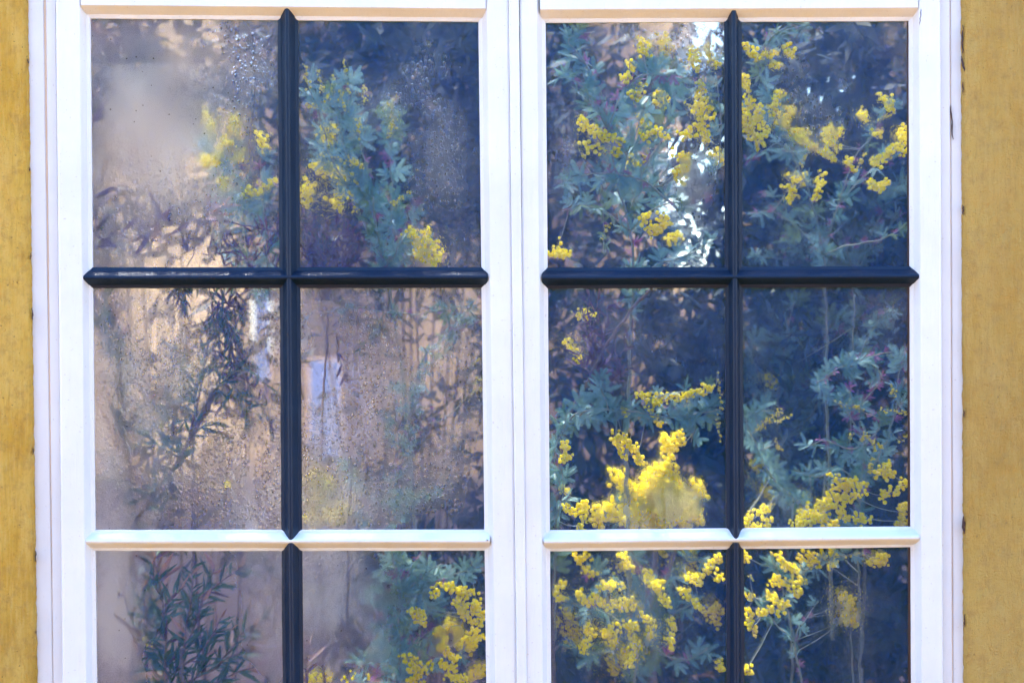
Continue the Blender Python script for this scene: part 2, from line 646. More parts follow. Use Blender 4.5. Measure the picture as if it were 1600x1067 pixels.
# ------------------------------------------------------------------ the window
win = link('casement_window', None)
win.location = (0, 0, 0)
tag(win, 'white painted twin casement window with black glazing bars and misted panes', 'window')


def sweep(mb, a, b, prof, y_main, wob=0.35, n=90, caps=True, seed=0.0, mi=0):
    """Run a moulding from picture point a to b. prof: list of (offset to the right of travel in mm, depth y in mm, wobble share)."""
    pa, pb = at(a[0], a[1], y_main * 0.001), at(b[0], b[1], y_main * 0.001)
    pa.y = pb.y = 0
    t = (pb - pa).normalized()
    side = Vector((t.z, 0, -t.x))
    k = len(prof)
    vs, fs = [], []
    for i in range(n + 1):
        c = pa.lerp(pb, i / n)
        for j, (u, y, w) in enumerate(prof):
            s = (c.x + c.z) * 1.0
            du = wob * w * (n3(s * 16, j * 3.3, seed) * 1.3 + n3(s * 60, j * 1.7, seed) * 0.6 + n3(s * 190, j * 2.7, seed) * 0.35)
            dy = 0.25 * wob * w * n3(s * 40, j * 9.1, seed + 5)
            p = c + side * ((u + du) * 0.001)
            vs.append((p.x, (y + dy) * 0.001, p.z))
    for i in range(n):
        for j in range(k - 1):
            fs.append((i * k + j, (i + 1) * k + j, (i + 1) * k + j + 1, i * k + j + 1))
    if caps:
        fs.append(tuple(range(k)))
        fs.append(tuple(n * k + j for j in range(k))[::-1])
    mb.add(vs, fs, mi)


def bar_prof(h, nose=2.0, lip=6.0, off=0.0):
    """A glazing bar: puttied slopes rising from both panes to a narrow nose."""
    return [(-h, 3, 0), (-h, -4.6 + off, 1), (-h + lip, -6.6 + off, .8), (-nose - 2.2, -20.5 + off, .5), (-nose, -22 + off, .4), (nose, -22 + off, .4),
            (nose + 2.2, -20.5 + off, .5), (h - lip, -6.6 + off, .8), (h, -4.6 + off, 1), (h, 3, 0)]


def stile_prof(w, bevel=13.0, front=-24.0):
    """A stile or rail: from its outer edge (0) to the glass (w)."""
    return [(0, 10, 0), (0, front + 4, .2), (1.2, front + 1.2, .2), (4, front, .2), (w - bevel - 1.5, front, .3), (w - bevel, front + 1.5, .4), (w - 6, -7.0, .7), (w, -4.6, 1), (w, 3, 0)]


Y_TOP, Y_BOT = -85.0, 1345.0     # picture rows of the sash's top and bottom ends


def X(l, py):
    return line_x(l[0], l[1], py)


SASH = [
    dict(outer=(86.5, 97), glassL=(137, 148), bar=(449, 457), glassR=(749.5, 757.5), outerR=(795.5, 808),
         top=(26, 31.5), r1=(417.5, 418.5), r2=(450, 447.5), r3=(830, 829.5), r4=(861, 860), r5=(1248, 1246),
         barh=(434, 433.5), railh=(844.5, 844)),
    dict(outer=(811.5, 820.5), glassL=(853.5, 860), bar=(1145.5, 1150), glassR=(1424, 1426), outerR=(1470, 1474),
         top=(33, 30), r1=(424, 418.5), r2=(448.5, 448), r3=(831, 826), r4=(859.5, 853.5), r5=(1246, 1242),
         barh=(434.5, 432), railh=(845, 839)),
]


def fog_field(px, py):
    """How misted the pane is, and how beaded, at a picture point: (fog, drop)."""
    base = 0.27 - 0.05 * sstep(780, 860, px)
    drops = 0.0
    for (x, y, rx, ry, f, dr) in FOG:
        q = ((px - x) / rx) ** 2 + ((py - y) / ry) ** 2
        w = math.exp(-q * 1.2)
        base += f * w
        drops += dr * w
    pat = n3(px * 0.011, py * 0.011, 3) * 0.9 + n3(px * 0.03, py * 0.025, 8) * 0.5
    streak = n3(px * 0.085, py * 0.006, 1)
    fine = n3(px * 0.11, py * 0.09, 5)
    f = base * (1 + 0.42 * pat + 0.12 * fine)
    if drops > 0.1:
        f *= 1 - 0.40 * sstep(0.12, 0.45, streak) * min(1, drops * 1.5)
    drops *= 1.4 * sstep(-0.65, 0.10, pat + 0.6 * streak + 0.15)
    return clamp(f, 0.03, 1.0), clamp(drops, 0, 1)


# picture x, y, radius x, radius y, mist, beads
FOG = [
    (235, 180, 150, 180, 0.8, 0.0), (380, 110, 60, 110, 0.15, 0.45), (300, 330, 130, 80, 0.10, 0.25), (170, 390, 50, 40, 0.10, 0.0),
    (590, 130, 90, 80, 0.15, 0.22), (690, 220, 80, 200, 0.35, 0.30), (520, 250, 60, 120, 0.12, 0.2),
    (880, 230, 30, 100, 0.25, 0.35), (1095, 290, 45, 80, 0.5, 0.15), (1105, 60, 45, 45, 0.4, 0.1), (1010, 60, 120, 40, 0.2, 0.2),
    (930, 260, 60, 150, 0.05, 0.25), (1100, 120, 40, 100, 0.1, 0.35), (1200, 600, 60, 140, 0.15, 0.2), (1370, 480, 80, 60, 0.2, 0.2), (1230, 360, 80, 60, 0.1, 0.3), (980, 980, 80, 80, 0.1, 0.25),
    (1290, 160, 110, 100, 0.45, 0.25), (1290, 350, 120, 80, 0.12, 0.0),
    (190, 640, 100, 240, 0.6, 0.1), (280, 540, 120, 90, 0.24, 0.65), (380, 740, 110, 110, 0.6, 0.4), (420, 520, 50, 90, 0.2, 0.6),
    (550, 610, 130, 200, 0.38, 0.62), (710, 560, 70, 170, 0.28, 0.5), (500, 780, 70, 60, 0.45, 0.1), (680, 760, 90, 80, 0.3, 0.3),
    (880, 500, 40, 70, 0.2, 0.5), (1030, 540, 110, 80, 0.3, 0.25), (1030, 780, 90, 55, 0.46, 0.12),
    (1240, 790, 90, 60, 0.25, 0.0), (1220, 560, 80, 80, 0.12, 0.0),
    (180, 960, 55, 150, 0.8, 0.0), (420, 940, 60, 140, 0.4, 0.0), (530, 940, 90, 140, 0.55, 0.05), (710, 1000, 90, 80, 0.2, 0.0),
    (960, 960, 130, 110, 0.25, 0.10), (1330, 955, 60, 90, 0.32, 0.2),
]


def glass_pane(parent, q):
    """A 3 mm pane with corners q = [tl, tr, br, bl] in picture points; its inner face carries the mist."""
    nx, ny = 120, 150
    vs, fog, drp = [], [], []
    for j in range(ny + 1):
        for i in range(nx + 1):
            u, v = i / nx, j / ny
            px = (q[0][0] * (1 - u) + q[1][0] * u) * (1 - v) + (q[3][0] * (1 - u) + q[2][0] * u) * v
            py = (q[0][1] * (1 - u) + q[1][1] * u) * (1 - v) + (q[3][1] * (1 - u) + q[2][1] * u) * v
            p = at(px, py)
            vs.append((p.x, 0.003, p.z))
            f, d = fog_field(px, py)
            edge = min(u * nx, (nx - u * nx), v * ny, ny - v * ny)
            fog.append(f)
            drp.append(d * sstep(0, 4, edge))
    w = nx + 1
    fs = [(j * w + i, (j + 1) * w + i, (j + 1) * w + i + 1, j * w + i + 1)[::-1] for j in range(ny) for i in range(nx)]
    o = len(vs)
    for (px, py) in q:
        p = at(px, py)
        vs.append((p.x, 0.0, p.z))
        fog.append(0)
        drp.append(0)
    fs.append((o, o + 3, o + 2, o + 1))
    me = bpy.data.meshes.new('glass_pane')
    me.from_pydata(vs, [], fs)
    for name, data in (('fog', fog), ('drop', drp)):
        a = me.attributes.new(name, 'FLOAT', 'POINT')
        a.data.foreach_set('value', data)
    me.materials.append(M_GLASS)
    me.update()
    ob = link('glass_pane', me, parent)
    return ob


def grow(q, m):
    return [(q[0][0] - m, q[0][1] - m), (q[1][0] + m, q[1][1] - m), (q[2][0] + m, q[2][1] + m), (q[3][0] - m, q[3][1] + m)]


for si, s in enumerate(SASH):
    mb = MB()
    # stiles: travel downwards, so the offset to the right of travel points to picture left; run left stile upwards instead
    oL, gL, oR, gR = s['outer'], s['glassL'], s['outerR'], s['glassR']
    wl = (gL[0] + gL[1] - oL[0] - oL[1]) / 2
    wr = (oR[0] + oR[1] - gR[0] - gR[1]) / 2
    # left stile: outer edge path going up, right side = +x
    sweep(mb, (X(oL, Y_BOT), Y_BOT), (X(oL, Y_TOP), Y_TOP), stile_prof(wl), -24, seed=1 + si)
    # right stile: path going down along the outer edge, right side of travel = -x
    sweep(mb, (X(oR, Y_TOP), Y_TOP), (X(oR, Y_BOT), Y_BOT), stile_prof(wr), -24, seed=2 + si)
    # top rail: outer edge at Y_TOP, travel right -> right side of travel is down
    xl, xr = X(gL, 0) - 10, X(gR, 0) + 10
    sweep(mb, (xl, s['top'][0] - 100), (xr, s['top'][1] - 100), stile_prof(100, 17, -24.4), -24, seed=3 + si)
    xl, xr = X(gL, 1250) - 10, X(gR, 1250) + 10
    sweep(mb, (xr, s['r5'][1] + 95), (xl, s['r5'][0] + 95), stile_prof(95, 17, -24.4), -24, seed=4 + si)
    sash = mb.build('casement_sash', M_WHITE, win)
    # middle rails
    def hline(a, b, x0, x1):
        gx0, gx1 = X(gL, 430), X(gR, 430)
        f = lambda x: a + (b - a) * (x - gx0) / (gx1 - gx0)
        return (x0, f(x0)), (x1, f(x1))
    mb = MB()
    p, q = hline(*s['barh'], X(gL, 430) - 9.5, X(gR, 430) + 9.5)
    sweep(mb, p, q, [(u * 1.0, y, w) for u, y, w in bar_prof(16.2, 0.8, 5)], -10, 0.5, seed=6 + si)
    mb.build('glazing_bar', M_BLACK, sash)
    mb = MB()
    p, q = hline(*s['railh'], X(gL, 844) - 9.5, X(gR, 844) + 9.5)
    sweep(mb, p, q, [(u * 1.0, y, w) for u, y, w in bar_prof(16.2, 0.8, 4.6)], -10, 0.5, seed=7 + si)
    mb.build('glazing_bar', M_WHITE, sash)
    bx = s['bar']
    for (y0, y1) in ((s['top'][0] - 15, 433), (435, 842), (847, s['r5'][0] + 14)):
        mb = MB()
        sweep(mb, (X(bx, y1), y1), (X(bx, y0), y0), bar_prof(16.0 if si == 0 else 13.5, 1.2, 5.0, 0.5), -10, 0.5, seed=8 + si + y0)
        mb.build('glazing_bar', M_BLACK, sash)
    # panes
    bm_ = {}
    rows = [(s['top'], s['r1']), (s['r2'], s['r3']), (s['r4'], s['r5'])]
    for (ta, bo) in rows:
        for side in (0, 1):
            def corner(yl, right):
                f0, f1 = yl
                px = (X(bx, f0) if not right else X(gR, f0)) if side else (X(gL, f0) if not right else X(bx, f0))
                gx0, gx1 = X(gL, f0), X(gR, f0)
                return px, f0 + (f1 - f0) * (px - gx0) / (gx1 - gx0)
            q = [corner(ta, False), corner(ta, True), corner(bo, True), corner(bo, False)]
            glass_pane(sash, grow(q, 1.5))
    if si == 1:
        for (ta, bo) in rows:
            y0, y1 = ta[1] + 1, bo[1] - 1
            mb = MB()
            sweep(mb, (X(gR, y1) - 3.5, y1), (X(gR, y0) - 3.5, y0), [(-3.5, 2, 0), (-3.3, -1.5, 1.2), (3.5, -2.0, 0), (3.5, 2, 0)], 0, 0.7, seed=21 + y0)
            mb.build('rebate_strip', M_REBATE, sash)

# frame: jambs, stops, meeting strip
flat = lambda w, y, r=1.2: [(0, 14, 0), (0, y + r, .25), (r, y, .25), (w - r, y, .25), (w, y + r, .25), (w, 14, 0)]
for name, l0, l1, y, mt in (('jamb', (40, 55), (69.5, 81.2), -12, M_JAMB), ('stop_bead', (71.6, 83.3), (87.8, 98.2), -15, M_JAMB),
                            ('meeting_strip', (794.8, 807.3), (812.4, 821.2), -28, M_WHITE),
                            ('stop_bead', (1468.4, 1472.4), (1483.7, 1488.2), -15, M_JAMB), ('jamb', (1484.9, 1489.4), (1506, 1510), -12, M_JAMB)):
    mb = MB()
    wd = (l1[0] + l1[1] - l0[0] - l0[1]) / 2
    sweep(mb, (X(l0, Y_BOT + 5), Y_BOT + 5), (X(l0, Y_TOP - 5), Y_TOP - 5), flat(wd, y, 2.0 if name == 'meeting_strip' else 1.2), y, 0.7, seed=wd)
    mb.build(name, mt, win)
for l0, l1, mt in (((68.5, 80.2), (72.6, 84.3), M_CAULK), ((1482.5, 1487), (1486, 1490.4), M_CAULK)):
    mb = MB()
    sweep(mb, (X(l0, Y_BOT), Y_BOT), (X(l0, Y_TOP), Y_TOP), [(0, 10, 0), (0, -10.6, 0), ((l1[0] - l0[0]), -10.6, 0), ((l1[0] - l0[0]), 10, 0)], -10.6, 0.1)
    mb.build('caulk_line', mt, win)
mb = MB()
mb.box((-0.79, -0.012, Z0 + 0.60), (0.79, 0.03, Z0 + 0.66))
mb.build('head', M_JAMB, win)
mb = MB()
mb.box((-0.80, -0.08, Z0 - 0.86), (0.80, 0.04, Z0 - 0.815))
mb.build('sill', M_JAMB, win)
mb = MB()
mb.box((-0.745, 0.004, Z0 - 0.815), (-0.735, 0.014, Z0 + 0.60))
mb.build('backing_strip', M_REBATE, win)

# ------------------------------------------------------------------ plant pieces
def frame_mat(o, axis, normal, scale):
    a = axis.normalized()
    n = normal - a * normal.dot(a)
    n = n.normalized() if n.length > 1e-5 else a.orthogonal().normalized()
    x = a.cross(n)
    m = Matrix((x, a, n)).transposed().to_4x4()
    return Matrix.Translation(o) @ m @ Matrix.Scale(scale, 4)


def wattle_leaf_mesh(seed):
    """A small feathery leaf: short stalk, two to three pairs of feathers of fine leaflets. Lies along +Y, face +Z, about 36 mm long."""
    r = random.Random(seed)
    mb = MB()
    pairs = r.choice((2, 3, 3))
    spots = []
    for i in range(pairs):
        y = 0.004 + 0.006 * i
        for s in (-1, 1):
            spots.append((Vector((0, y, 0)), s * (1.35 - (1.05 if pairs == 3 else 0.8) * i / (pairs - 1)) * r.uniform(0.85, 1.15), r.uniform(0.019, 0.028), r.uniform(-0.55, 0.6)))
    tube(mb, [Vector((0, -0.004, 0)), Vector((0, 0.006, 0.0005)), Vector((0, 0.004 + 0.006 * pairs, 0))], 0.0007, 0.0005, 3)
    for o, ang, ln, tilt in spots:
        d = Vector((math.sin(ang), math.cos(ang), math.sin(tilt))).normalized()
        sd = Vector((math.cos(ang), -math.sin(ang), 0)) * 1.0
        up = sd.cross(d)
        k = 10
        w = r.uniform(0.0028, 0.0037)
        fold = r.uniform(0.1, 0.5)
        for j in range(k):
            t = (j + 0.6) / k
            c = o + d * (ln * t) - up * (0.004 * t * t)
            lw = w * (0.55 + 0.75 * math.sin(math.pi * min(1, t * 0.75 + 0.2)))
            for s in (-1, 1):
                tip = c + sd * (s * lw) + d * (lw * 0.62) + up * (lw * fold)
                hw = ln / k * 0.62
                mb.add([c - d * hw * 0.5, c + d * hw * 0.7, tip + d * hw * 0.35, tip - d * hw * 0.65], [(0, 1, 2, 3)])
    return mb.mesh('wattle_leaf', M_SILVER)


def lance_leaf_mesh(seed):
    """A narrow pointed leaf folded on its midrib, 50 mm long along +Y."""
    r = random.Random(seed)
    mb = MB()
    k = 7
    L_, wd = 0.050, r.uniform(0.0035, 0.0048)
    bend, tw = r.uniform(-0.35, 0.5), r.uniform(-0.3, 0.3)
    vs, fs = [], []
    for i in range(k + 1):
        t = i / k
        w = wd * (math.sin(math.pi * min(1, 0.06 + t * 0.94)) ** 0.75) * (1.05 - 0.3 * t)
        y, z = L_ * t, -bend * L_ * t * t * 0.5
        x = tw * L_ * t * t * 0.5
        vs += [(x - w, y, z + w * 0.45), (x, y, z), (x + w, y, z + w * 0.45)]
    for i in range(k):
        a = i * 3
        fs += [(a, a + 1, a + 4, a + 3), (a + 1, a + 2, a + 5, a + 4)]
    mb.add(vs, fs)
    return mb.mesh('lance_leaf', M_LANCE, True)


WLEAF = [wattle_leaf_mesh(40 + i) for i in range(8)]
LLEAF = [lance_leaf_mesh(60 + i) for i in range(6)]

_t = bmesh.new()
bmesh.ops.create_icosphere(_t, subdivisions=2, radius=1.0)
BALL_V = [v.co.copy() for v in _t.verts]
BALL_F = [tuple(v.index for v in f.verts) for f in _t.faces]
_t.free()
_t = bmesh.new()
bmesh.ops.create_icosphere(_t, subdivisions=1, radius=1.0)
BUD_V = [v.co.copy() for v in _t.verts]
BUD_F = [tuple(v.index for v in f.verts) for f in _t.faces]
_t.free()


def ball(mb, c, r, mi=0, small=False):
    V, F = (BUD_V, BUD_F) if small else (BALL_V, BALL_F)
    k = 0.10 if small else 0.22
    o = R.random() * 100
    mb.add([c + v * (r * (1 + k * (n3(v.x * 5 + o, v.y * 5, v.z * 5)))) for v in V], F, mi)


def near_d(d):
    return max(0.026, d * 0.5) if d < 0.4 else d


class Shrub:
    def __init__(s, name, label, group, base):
        s.root = link(name, None)
        s.root.location = base
        tag(s.root, label, 'shrub', group)
        s.off = Vector(base)
        s.branches = []        # (object, points)

    def put(s, name, me, M, parent_branch, material=None):
        o = bpy.data.objects.new(name, me)
        COL.objects.link(o)
        o.parent = parent_branch
        o.matrix_local = Matrix.Translation(-s.off) @ M if False else M
        if material is not None:
            o.material_slots[0].link = 'OBJECT'
            o.material_slots[0].material = material
        return o

    def branch(s, pts, r0=2.2, r1=0.7, leaf='wattle', gap=14.0, size=1.0, purple=0.12, green=0.1, start=0.0, bare=M_STEM, spread=1.0, extra=None, flat=0.5, knob=0.0):
        """pts: (picture x, picture y, depth). The branch mesh sits in the shrub's frame; its leaves are its children."""
        wp = [at(p[0], p[1], near_d(p[2])) - s.off for p in pts]
        path = spline(wp)
        for i, p in enumerate(path):
            q = p * 40
            path[i] = p + Vector((n3(q.x, q.z, 1), n3(q.x, q.z, 2), n3(q.x, q.z, 3))) * 0.004
        mb = MB()
        tube(mb, path, r0 * 0.001, r1 * 0.001, 7 if r0 > 3 else 5, knob)
        ob = mb.build('branch', bare, s.root, True)
        s.branches.append((ob, path))
        if leaf is None:
            return ob
        acc, nxt, sidef = 0.0, gap * R.uniform(0.2, 0.8), 1
        total = sum((path[i + 1] - path[i]).length for i in range(len(path) - 1)) * 1000
        for i in range(len(path) - 1):
            seg = path[i + 1] - path[i]
            acc += seg.length * 1000
            if acc < nxt:
                continue
            nxt = acc + gap * R.uniform(0.6, 1.35)
            if acc / total < start:
                continue
            t = seg.normalized()
            cam_n = Vector((R.gauss(0, 0.55), -1, 0.55 + R.gauss(0, 0.45))).normalized()
            lat = t.cross(cam_n).normalized() * sidef
            sidef = -sidef
            if leaf == 'wattle':
                ax = (t * R.uniform(0.2, 0.9) + lat * spread * R.uniform(0.5, 1.1) + Vector((0, R.gauss(0, 0.3), R.gauss(0.12, 0.25)))).normalized()
                mt = M_PURPLE if R.random() < purple + 0.3 * purple * (acc / total) else (M_GREEN if R.random() < green else None)
                sc = 0.86 * size * R.uniform(0.72, 1.2) * (0.5 if mt is M_PURPLE else 1)
                s.put('leaf', R.choice(WLEAF), frame_mat(path[i], ax, cam_n, sc), ob, mt)
            else:
                for k in range(R.choice((1, 2, 2))):
                    ang = R.uniform(0, 2 * math.pi)
                    side = lat * math.cos(ang) + t.cross(lat) * math.sin(ang) * flat
                    ax = (t * R.uniform(0.5, 1.1) + side * spread).normalized()
                    mt = {'lance': M_LANCE, 'dry': M_DRY, 'red': M_REDTIP}[leaf]
                    if leaf == 'lance' and acc / total > 0.86:
                        mt = M_REDTIP if R.random() < 0.6 else M_LANCE
                    if R.random() < purple * 0.5:
                        mt = M_DRY
                    s.put('leaf', R.choice(LLEAF), frame_mat(path[i], ax, Vector((R.gauss(0, .6), -1, R.gauss(.5, .6))), size * R.uniform(0.65, 1.15)), ob, mt)
        return ob

    def nearest(s, p):
        best = None
        for ob, path in s.branches:
            for q in path[::3]:
                d = (q - p).length
                if best is None or d < best[0]:
                    best = (d, ob, q)
        return best

    def cluster(s, x0, y0, x1, y1, d=0.08, w=9.0, n=None, r=4.6, bud=False):
        """A spray of flower balls from (x0,y0) to (x1,y1) in the picture at depth d, tied back to the nearest branch by its stalk."""
        d = near_d(d)
        if not bud:
            w, r = w * 1.4, r * 0.82
        a, b = at(x0, y0, d) - s.off, at(x1, y1, d + R.uniform(-0.006, 0.015)) - s.off
        k = (D + d) / D
        ln = (b - a).length * 1000
        if n is None:
            n = int((ln + 2 * w) * (w + r) / (r * r) * (0.26 if bud else 0.62)) + 3
        mb = MB()
        near = s.nearest(a)
        if near is None:
            return
        mid = near[2].lerp(a, 0.5) + Vector((0, 0.004, -0.004))
        axis = spline([near[2], mid, a, a.lerp(b, 0.5), b]) if near[0] > 0.01 else spline([a, a.lerp(b, .5), b])
        tube(mb, axis, 0.0008, 0.0005, 4)
        nf = len(mb.f)
        placed = []
        for i in range(n if bud else n * 3):
            if len(placed) >= n:
                break
            t = R.random()
            c = a.lerp(b, t)
            o = Vector((R.gauss(0, 1), R.gauss(0, 1), R.gauss(0, 1)))
            o = o.normalized() * (abs(R.gauss(0.55, 0.35)) * w * 0.001 * k * (1.1 - 0.4 * t))
            p = c + o
            if not bud and any((p - q).length < 1.55 * r * 0.001 for q in placed):
                continue
            placed.append(p)
            rr = r * R.uniform(0.62, 1.12) * 0.001
            if bud:
                rr *= R.uniform(0.6, 1.1)
                if R.random() < 0.75:
                    tube(mb, [c, p], 0.0003, 0.0003, 3)
            m0 = len(mb.f)
            ball(mb, p, rr, 1, bud)
        me = mb.mesh('flower_cluster', [M_STEM, M_BUD if bud else M_FLOWER], True)
        o = bpy.data.objects.new('flower_cluster', me)
        COL.objects.link(o)
        o.parent = near[1]
        return o



# chips and hairline cracks in the old paint
for (x0, y0, x1, y1, w, yy) in ((1440, 14, 1437, 39, 1.3, -24.8), (1485.5, 165, 1489.5, 218, 1.8, -16.2), (1505, 806, 1506.5, 834, 3.2, -22), (1503, 88, 1507, 112, 2.6, -22), (1504.5, 40, 1504, 84, 2.0, -22), (448, 520, 452, 527, 1.0, -23.2), (43, 92, 44.5, 100, 1.6, -22), (50, 480, 51, 500, 1.2, -22), (55, 860, 56, 878, 1.3, -22), (760, 842.5, 762, 844.5, 1.6, -24.8)) + tuple((line_x(43.5, 58.5, y) - 1, y, line_x(43.5, 58.5, y) - 1 + R.uniform(-1, 1), y + R.uniform(4, 16), R.uniform(.8, 1.8), -22) for y in (262, 395, 700, 985)) + tuple((line_x(1504, 1508, y), y, line_x(1504, 1508, y) + R.uniform(-1, 1), y + R.uniform(5, 22), R.uniform(.8, 1.8), -22) for y in (128, 320, 640, 960)):
    mb = MB()
    pts = []
    k = 8
    for i in range(k + 1):
        t = i / k
        p = at(x0 + (x1 - x0) * t + R.uniform(-.9, .9), y0 + (y1 - y0) * t, yy * 0.001)
        hw = w * 0.0005 * (0.25 + math.sin(math.pi * t)) * R.uniform(0.5, 1.3)
        pts += [(p.x - hw, p.y, p.z), (p.x + hw, p.y, p.z), (p.x + hw, p.y + 0.003, p.z), (p.x - hw, p.y + 0.003, p.z)]
    fs = []
    for i in range(k):
        a = i * 4
        fs += [(a, a + 4, a + 5, a + 1), (a + 1, a + 5, a + 6, a + 2), (a + 3, a + 7, a + 4, a)]
    mb.add(pts, fs)
    mb.build('paint_crack', M_REBATE, win)

for root, base in ((win, Vector((0, 0, Z0 - 0.86))),):
    root.location = base
    for ch in root.children:
        ch.location = ch.location - base

# ------------------------------------------------------------------ shrubs close behind the glass
# --- upper left pane: dry purple vine, reddish leaves, soft yellow flowers
G1 = 'shrubs close behind the glass'
sh = Shrub('wattle_shrub', 'dim wattle with soft yellow flower balls behind the misted upper left pane', G1, at(390, 1250, 0.45))
sh.branch([(395, 470, .30), (385, 380, .26), (375, 300, .22), (365, 225, .20)], 2.4, .9, gap=11, size=1.1, purple=.35)
sh.branch([(420, 470, .28), (415, 380, .24), (410, 300, .20), (408, 240, .18)], 2.0, .8, gap=11, size=1.1, purple=.3)
sh.branch([(350, 460, .36), (345, 370, .34), (340, 290, .30), (330, 200, .28)], 2.0, .8, gap=20, size=1.0, purple=.3)
for c in ((326, 185, 332, 205), (362, 182, 368, 212), (352, 222, 356, 232), (335, 240, 340, 256), (318, 250, 322, 258), (408, 212, 412, 234), (372, 244, 377, 250),
          (408, 298, 424, 282), (346, 280, 350, 296), (318, 178, 320, 184), (386, 300, 388, 306)):
    sh.cluster(*c, d=.20, w=7, r=4.8)
sh.cluster(275, 150, 290, 200, d=1.2, w=26, r=6)

sh = Shrub('dry_vine', 'dry purple vine with curled twigs along the foot of the upper left pane', None, at(300, 1260, 0.10))
sh.root['category'] = 'vine'
sh.branch([(330, 1150, .12), (300, 800, .13), (330, 520, .12), (420, 430, .10), (440, 372, .09), (385, 352, .08), (330, 345, .07), (270, 350, .07), (215, 372, .06), (160, 395, .06)], 2.6, 1.0, 'dry', 30, .9, bare=M_TWIG, start=.55)
sh.branch([(330, 345, .07), (318, 372, .06), (292, 392, .05), (278, 380, .05), (284, 362, .05)], 1.3, .5, 'dry', 26, .7, bare=M_TWIG)
sh.branch([(270, 350, .07), (255, 330, .06), (230, 328, .06), (200, 352, .06)], 1.3, .5, 'dry', 24, .7, bare=M_TWIG)
sh.branch([(310, 346, .07), (306, 376, .06), (300, 402, .05), (292, 416, .05)], 1.3, .5, None, bare=M_TWIG)
sh.branch([(215, 372, .06), (225, 350, .05), (245, 345, .05), (262, 330, .05)], 1.2, .5, 'dry', 18, .8, bare=M_TWIG)
sh.branch([(160, 395, .06), (150, 350, .07), (146, 290, .08), (142, 200, .09), (150, 120, .10)], 1.4, .6, 'dry', 18, .8, bare=M_TWIG)
for k in range(16):
    x = R.uniform(335, 432)
    y = R.uniform(360, 412)
    sh.branch([(x, y + 16, .09), (x + R.uniform(-14, 14), y, .08), (x + R.uniform(-24, 24), y - R.uniform(8, 22), .07)], 0.9, .4, 'dry', 9, .42, bare=M_TWIG)
for (x, y, n_) in ((345, 322, 6), (325, 330, 4), (240, 372, 5)):
    sh.branch([(x - 6, y + 12, .06), (x, y, .055), (x + 8, y - 10, .05)], 1.0, .5, 'red', 4.5, .75, bare=M_TWIG)

sh = Shrub('dark_leaved_shrub', 'dark leafy shrub reaching into the top corner of the upper left pane', G1, at(100, 1250, 0.5))
for (x, y, dx) in ((150, 110, 10), (185, 80, 15), (160, 50, 40), (210, 60, 20), (150, 180, -4), (146, 250, -4), (240, 50, 20)):
    sh.branch([(x - 60, y + 190, .5), (x - 25, y + 90, .48), (x, y, .45), (x + dx, y - 60, .42)], 2, .8, 'lance', 7, .9, start=.35, purple=.5)

# --- left sash, upper right pane: upright silver wattle
sh = Shrub('wattle_shrub', 'upright silver wattle with tall strings of yellow buds, left of the black bar ends', G1, at(590, 1280, 0.20))
sh.root['label'] = 'upright silver leaved wattle with strings of small yellow buds in the left casement, upper row'
T = [(650, 900, .2), (640, 700, .18), (620, 520, .16), (600, 420, .13)]
sh.branch(T + [(585, 330, .11), (570, 250, .10), (545, 170, .09), (540, 120, .08)], 3.2, .9, gap=7.5, size=1.0, start=.60, purple=.10)
sh.branch(T[2:] + [(612, 330, .11), (610, 260, .10), (612, 200, .10), (615, 150, .09)], 2.2, .8, gap=7, size=.95, start=.3, purple=.12, green=.25)
sh.branch([(600, 420, .13), (560, 330, .13), (520, 250, .12), (495, 170, .11), (482, 130, .11)], 2.2, .8, gap=7.5, size=1.05, start=.3, purple=.06)
sh.branch([(600, 420, .13), (625, 370, .10), (640, 330, .08), (652, 310, .08)], 1.6, .6, gap=8, size=.95, purple=.2)
sh.branch([(585, 330, .11), (560, 290, .10), (540, 240, .09), (528, 190, .08), (520, 130, .08)], 1.5, .6, gap=8, size=1.0, purple=.1)
sh.branch([(600, 420, .13), (618, 395, .07), (622, 372, .06), (612, 350, .06)], 1.5, .6, gap=6, size=.9, purple=.05)
sh.branch([(600, 420, .13), (640, 400, .09), (660, 388, .07), (690, 375, .07)], 1.3, .6, gap=11, size=.7, purple=.1)
for c in ((482, 135, 476, 100), (505, 150, 497, 108), (512, 160, 522, 120), (545, 150, 538, 98), (540, 180, 532, 140), (570, 160, 568, 132), (618, 200, 612, 165),
          (606, 216, 610, 190), (500, 168, 475, 165), (575, 262, 500, 240), (562, 258, 536, 242), (560, 290, 548, 270), (600, 170, 622, 150), (612, 318, 640, 300), (560, 215, 562, 180), (556, 330, 545, 300)):
    sh.cluster(*c, d=.075, w=6, r=2.7, bud=True)
for c, dd in (((500, 260, 508, 268), .25), ((478, 290, 480, 320), .28), ((525, 320, 535, 296), .32), ((505, 215, 520, 200), .3), ((528, 270, 530, 280), .35)):
    sh.cluster(*c, d=dd, w=10, r=5)
for c in ((640, 358, 652, 378), (655, 385, 684, 378), (660, 398, 690, 392), (672, 410, 684, 406), (664, 362, 668, 372), (650, 392, 660, 402)):
    sh.cluster(*c, d=.06, w=7, r=4.2)

sh = Shrub('dry_purple_bush', 'tangled dry purple twigs at the foot of the left casement\'s upper right pane', None, at(510, 1260, 0.16))
sh.root['category'] = 'bush'
for k in range(26):
    x = R.uniform(478, 560)
    y = R.uniform(345, 412)
    sh.branch([(R.uniform(490, 530), 470, .17), (x + R.uniform(-10, 10), y + 25, .16), (x, y, .15), (x + R.uniform(-22, 22), y - R.uniform(10, 30), .14)], 0.9, .4, 'dry', 7, .38, bare=M_TWIG, start=.4)
sh.branch([(510, 1200, .17), (500, 800, .19), (512, 480, .17)], 3, 1.5, None, bare=M_TWIG)

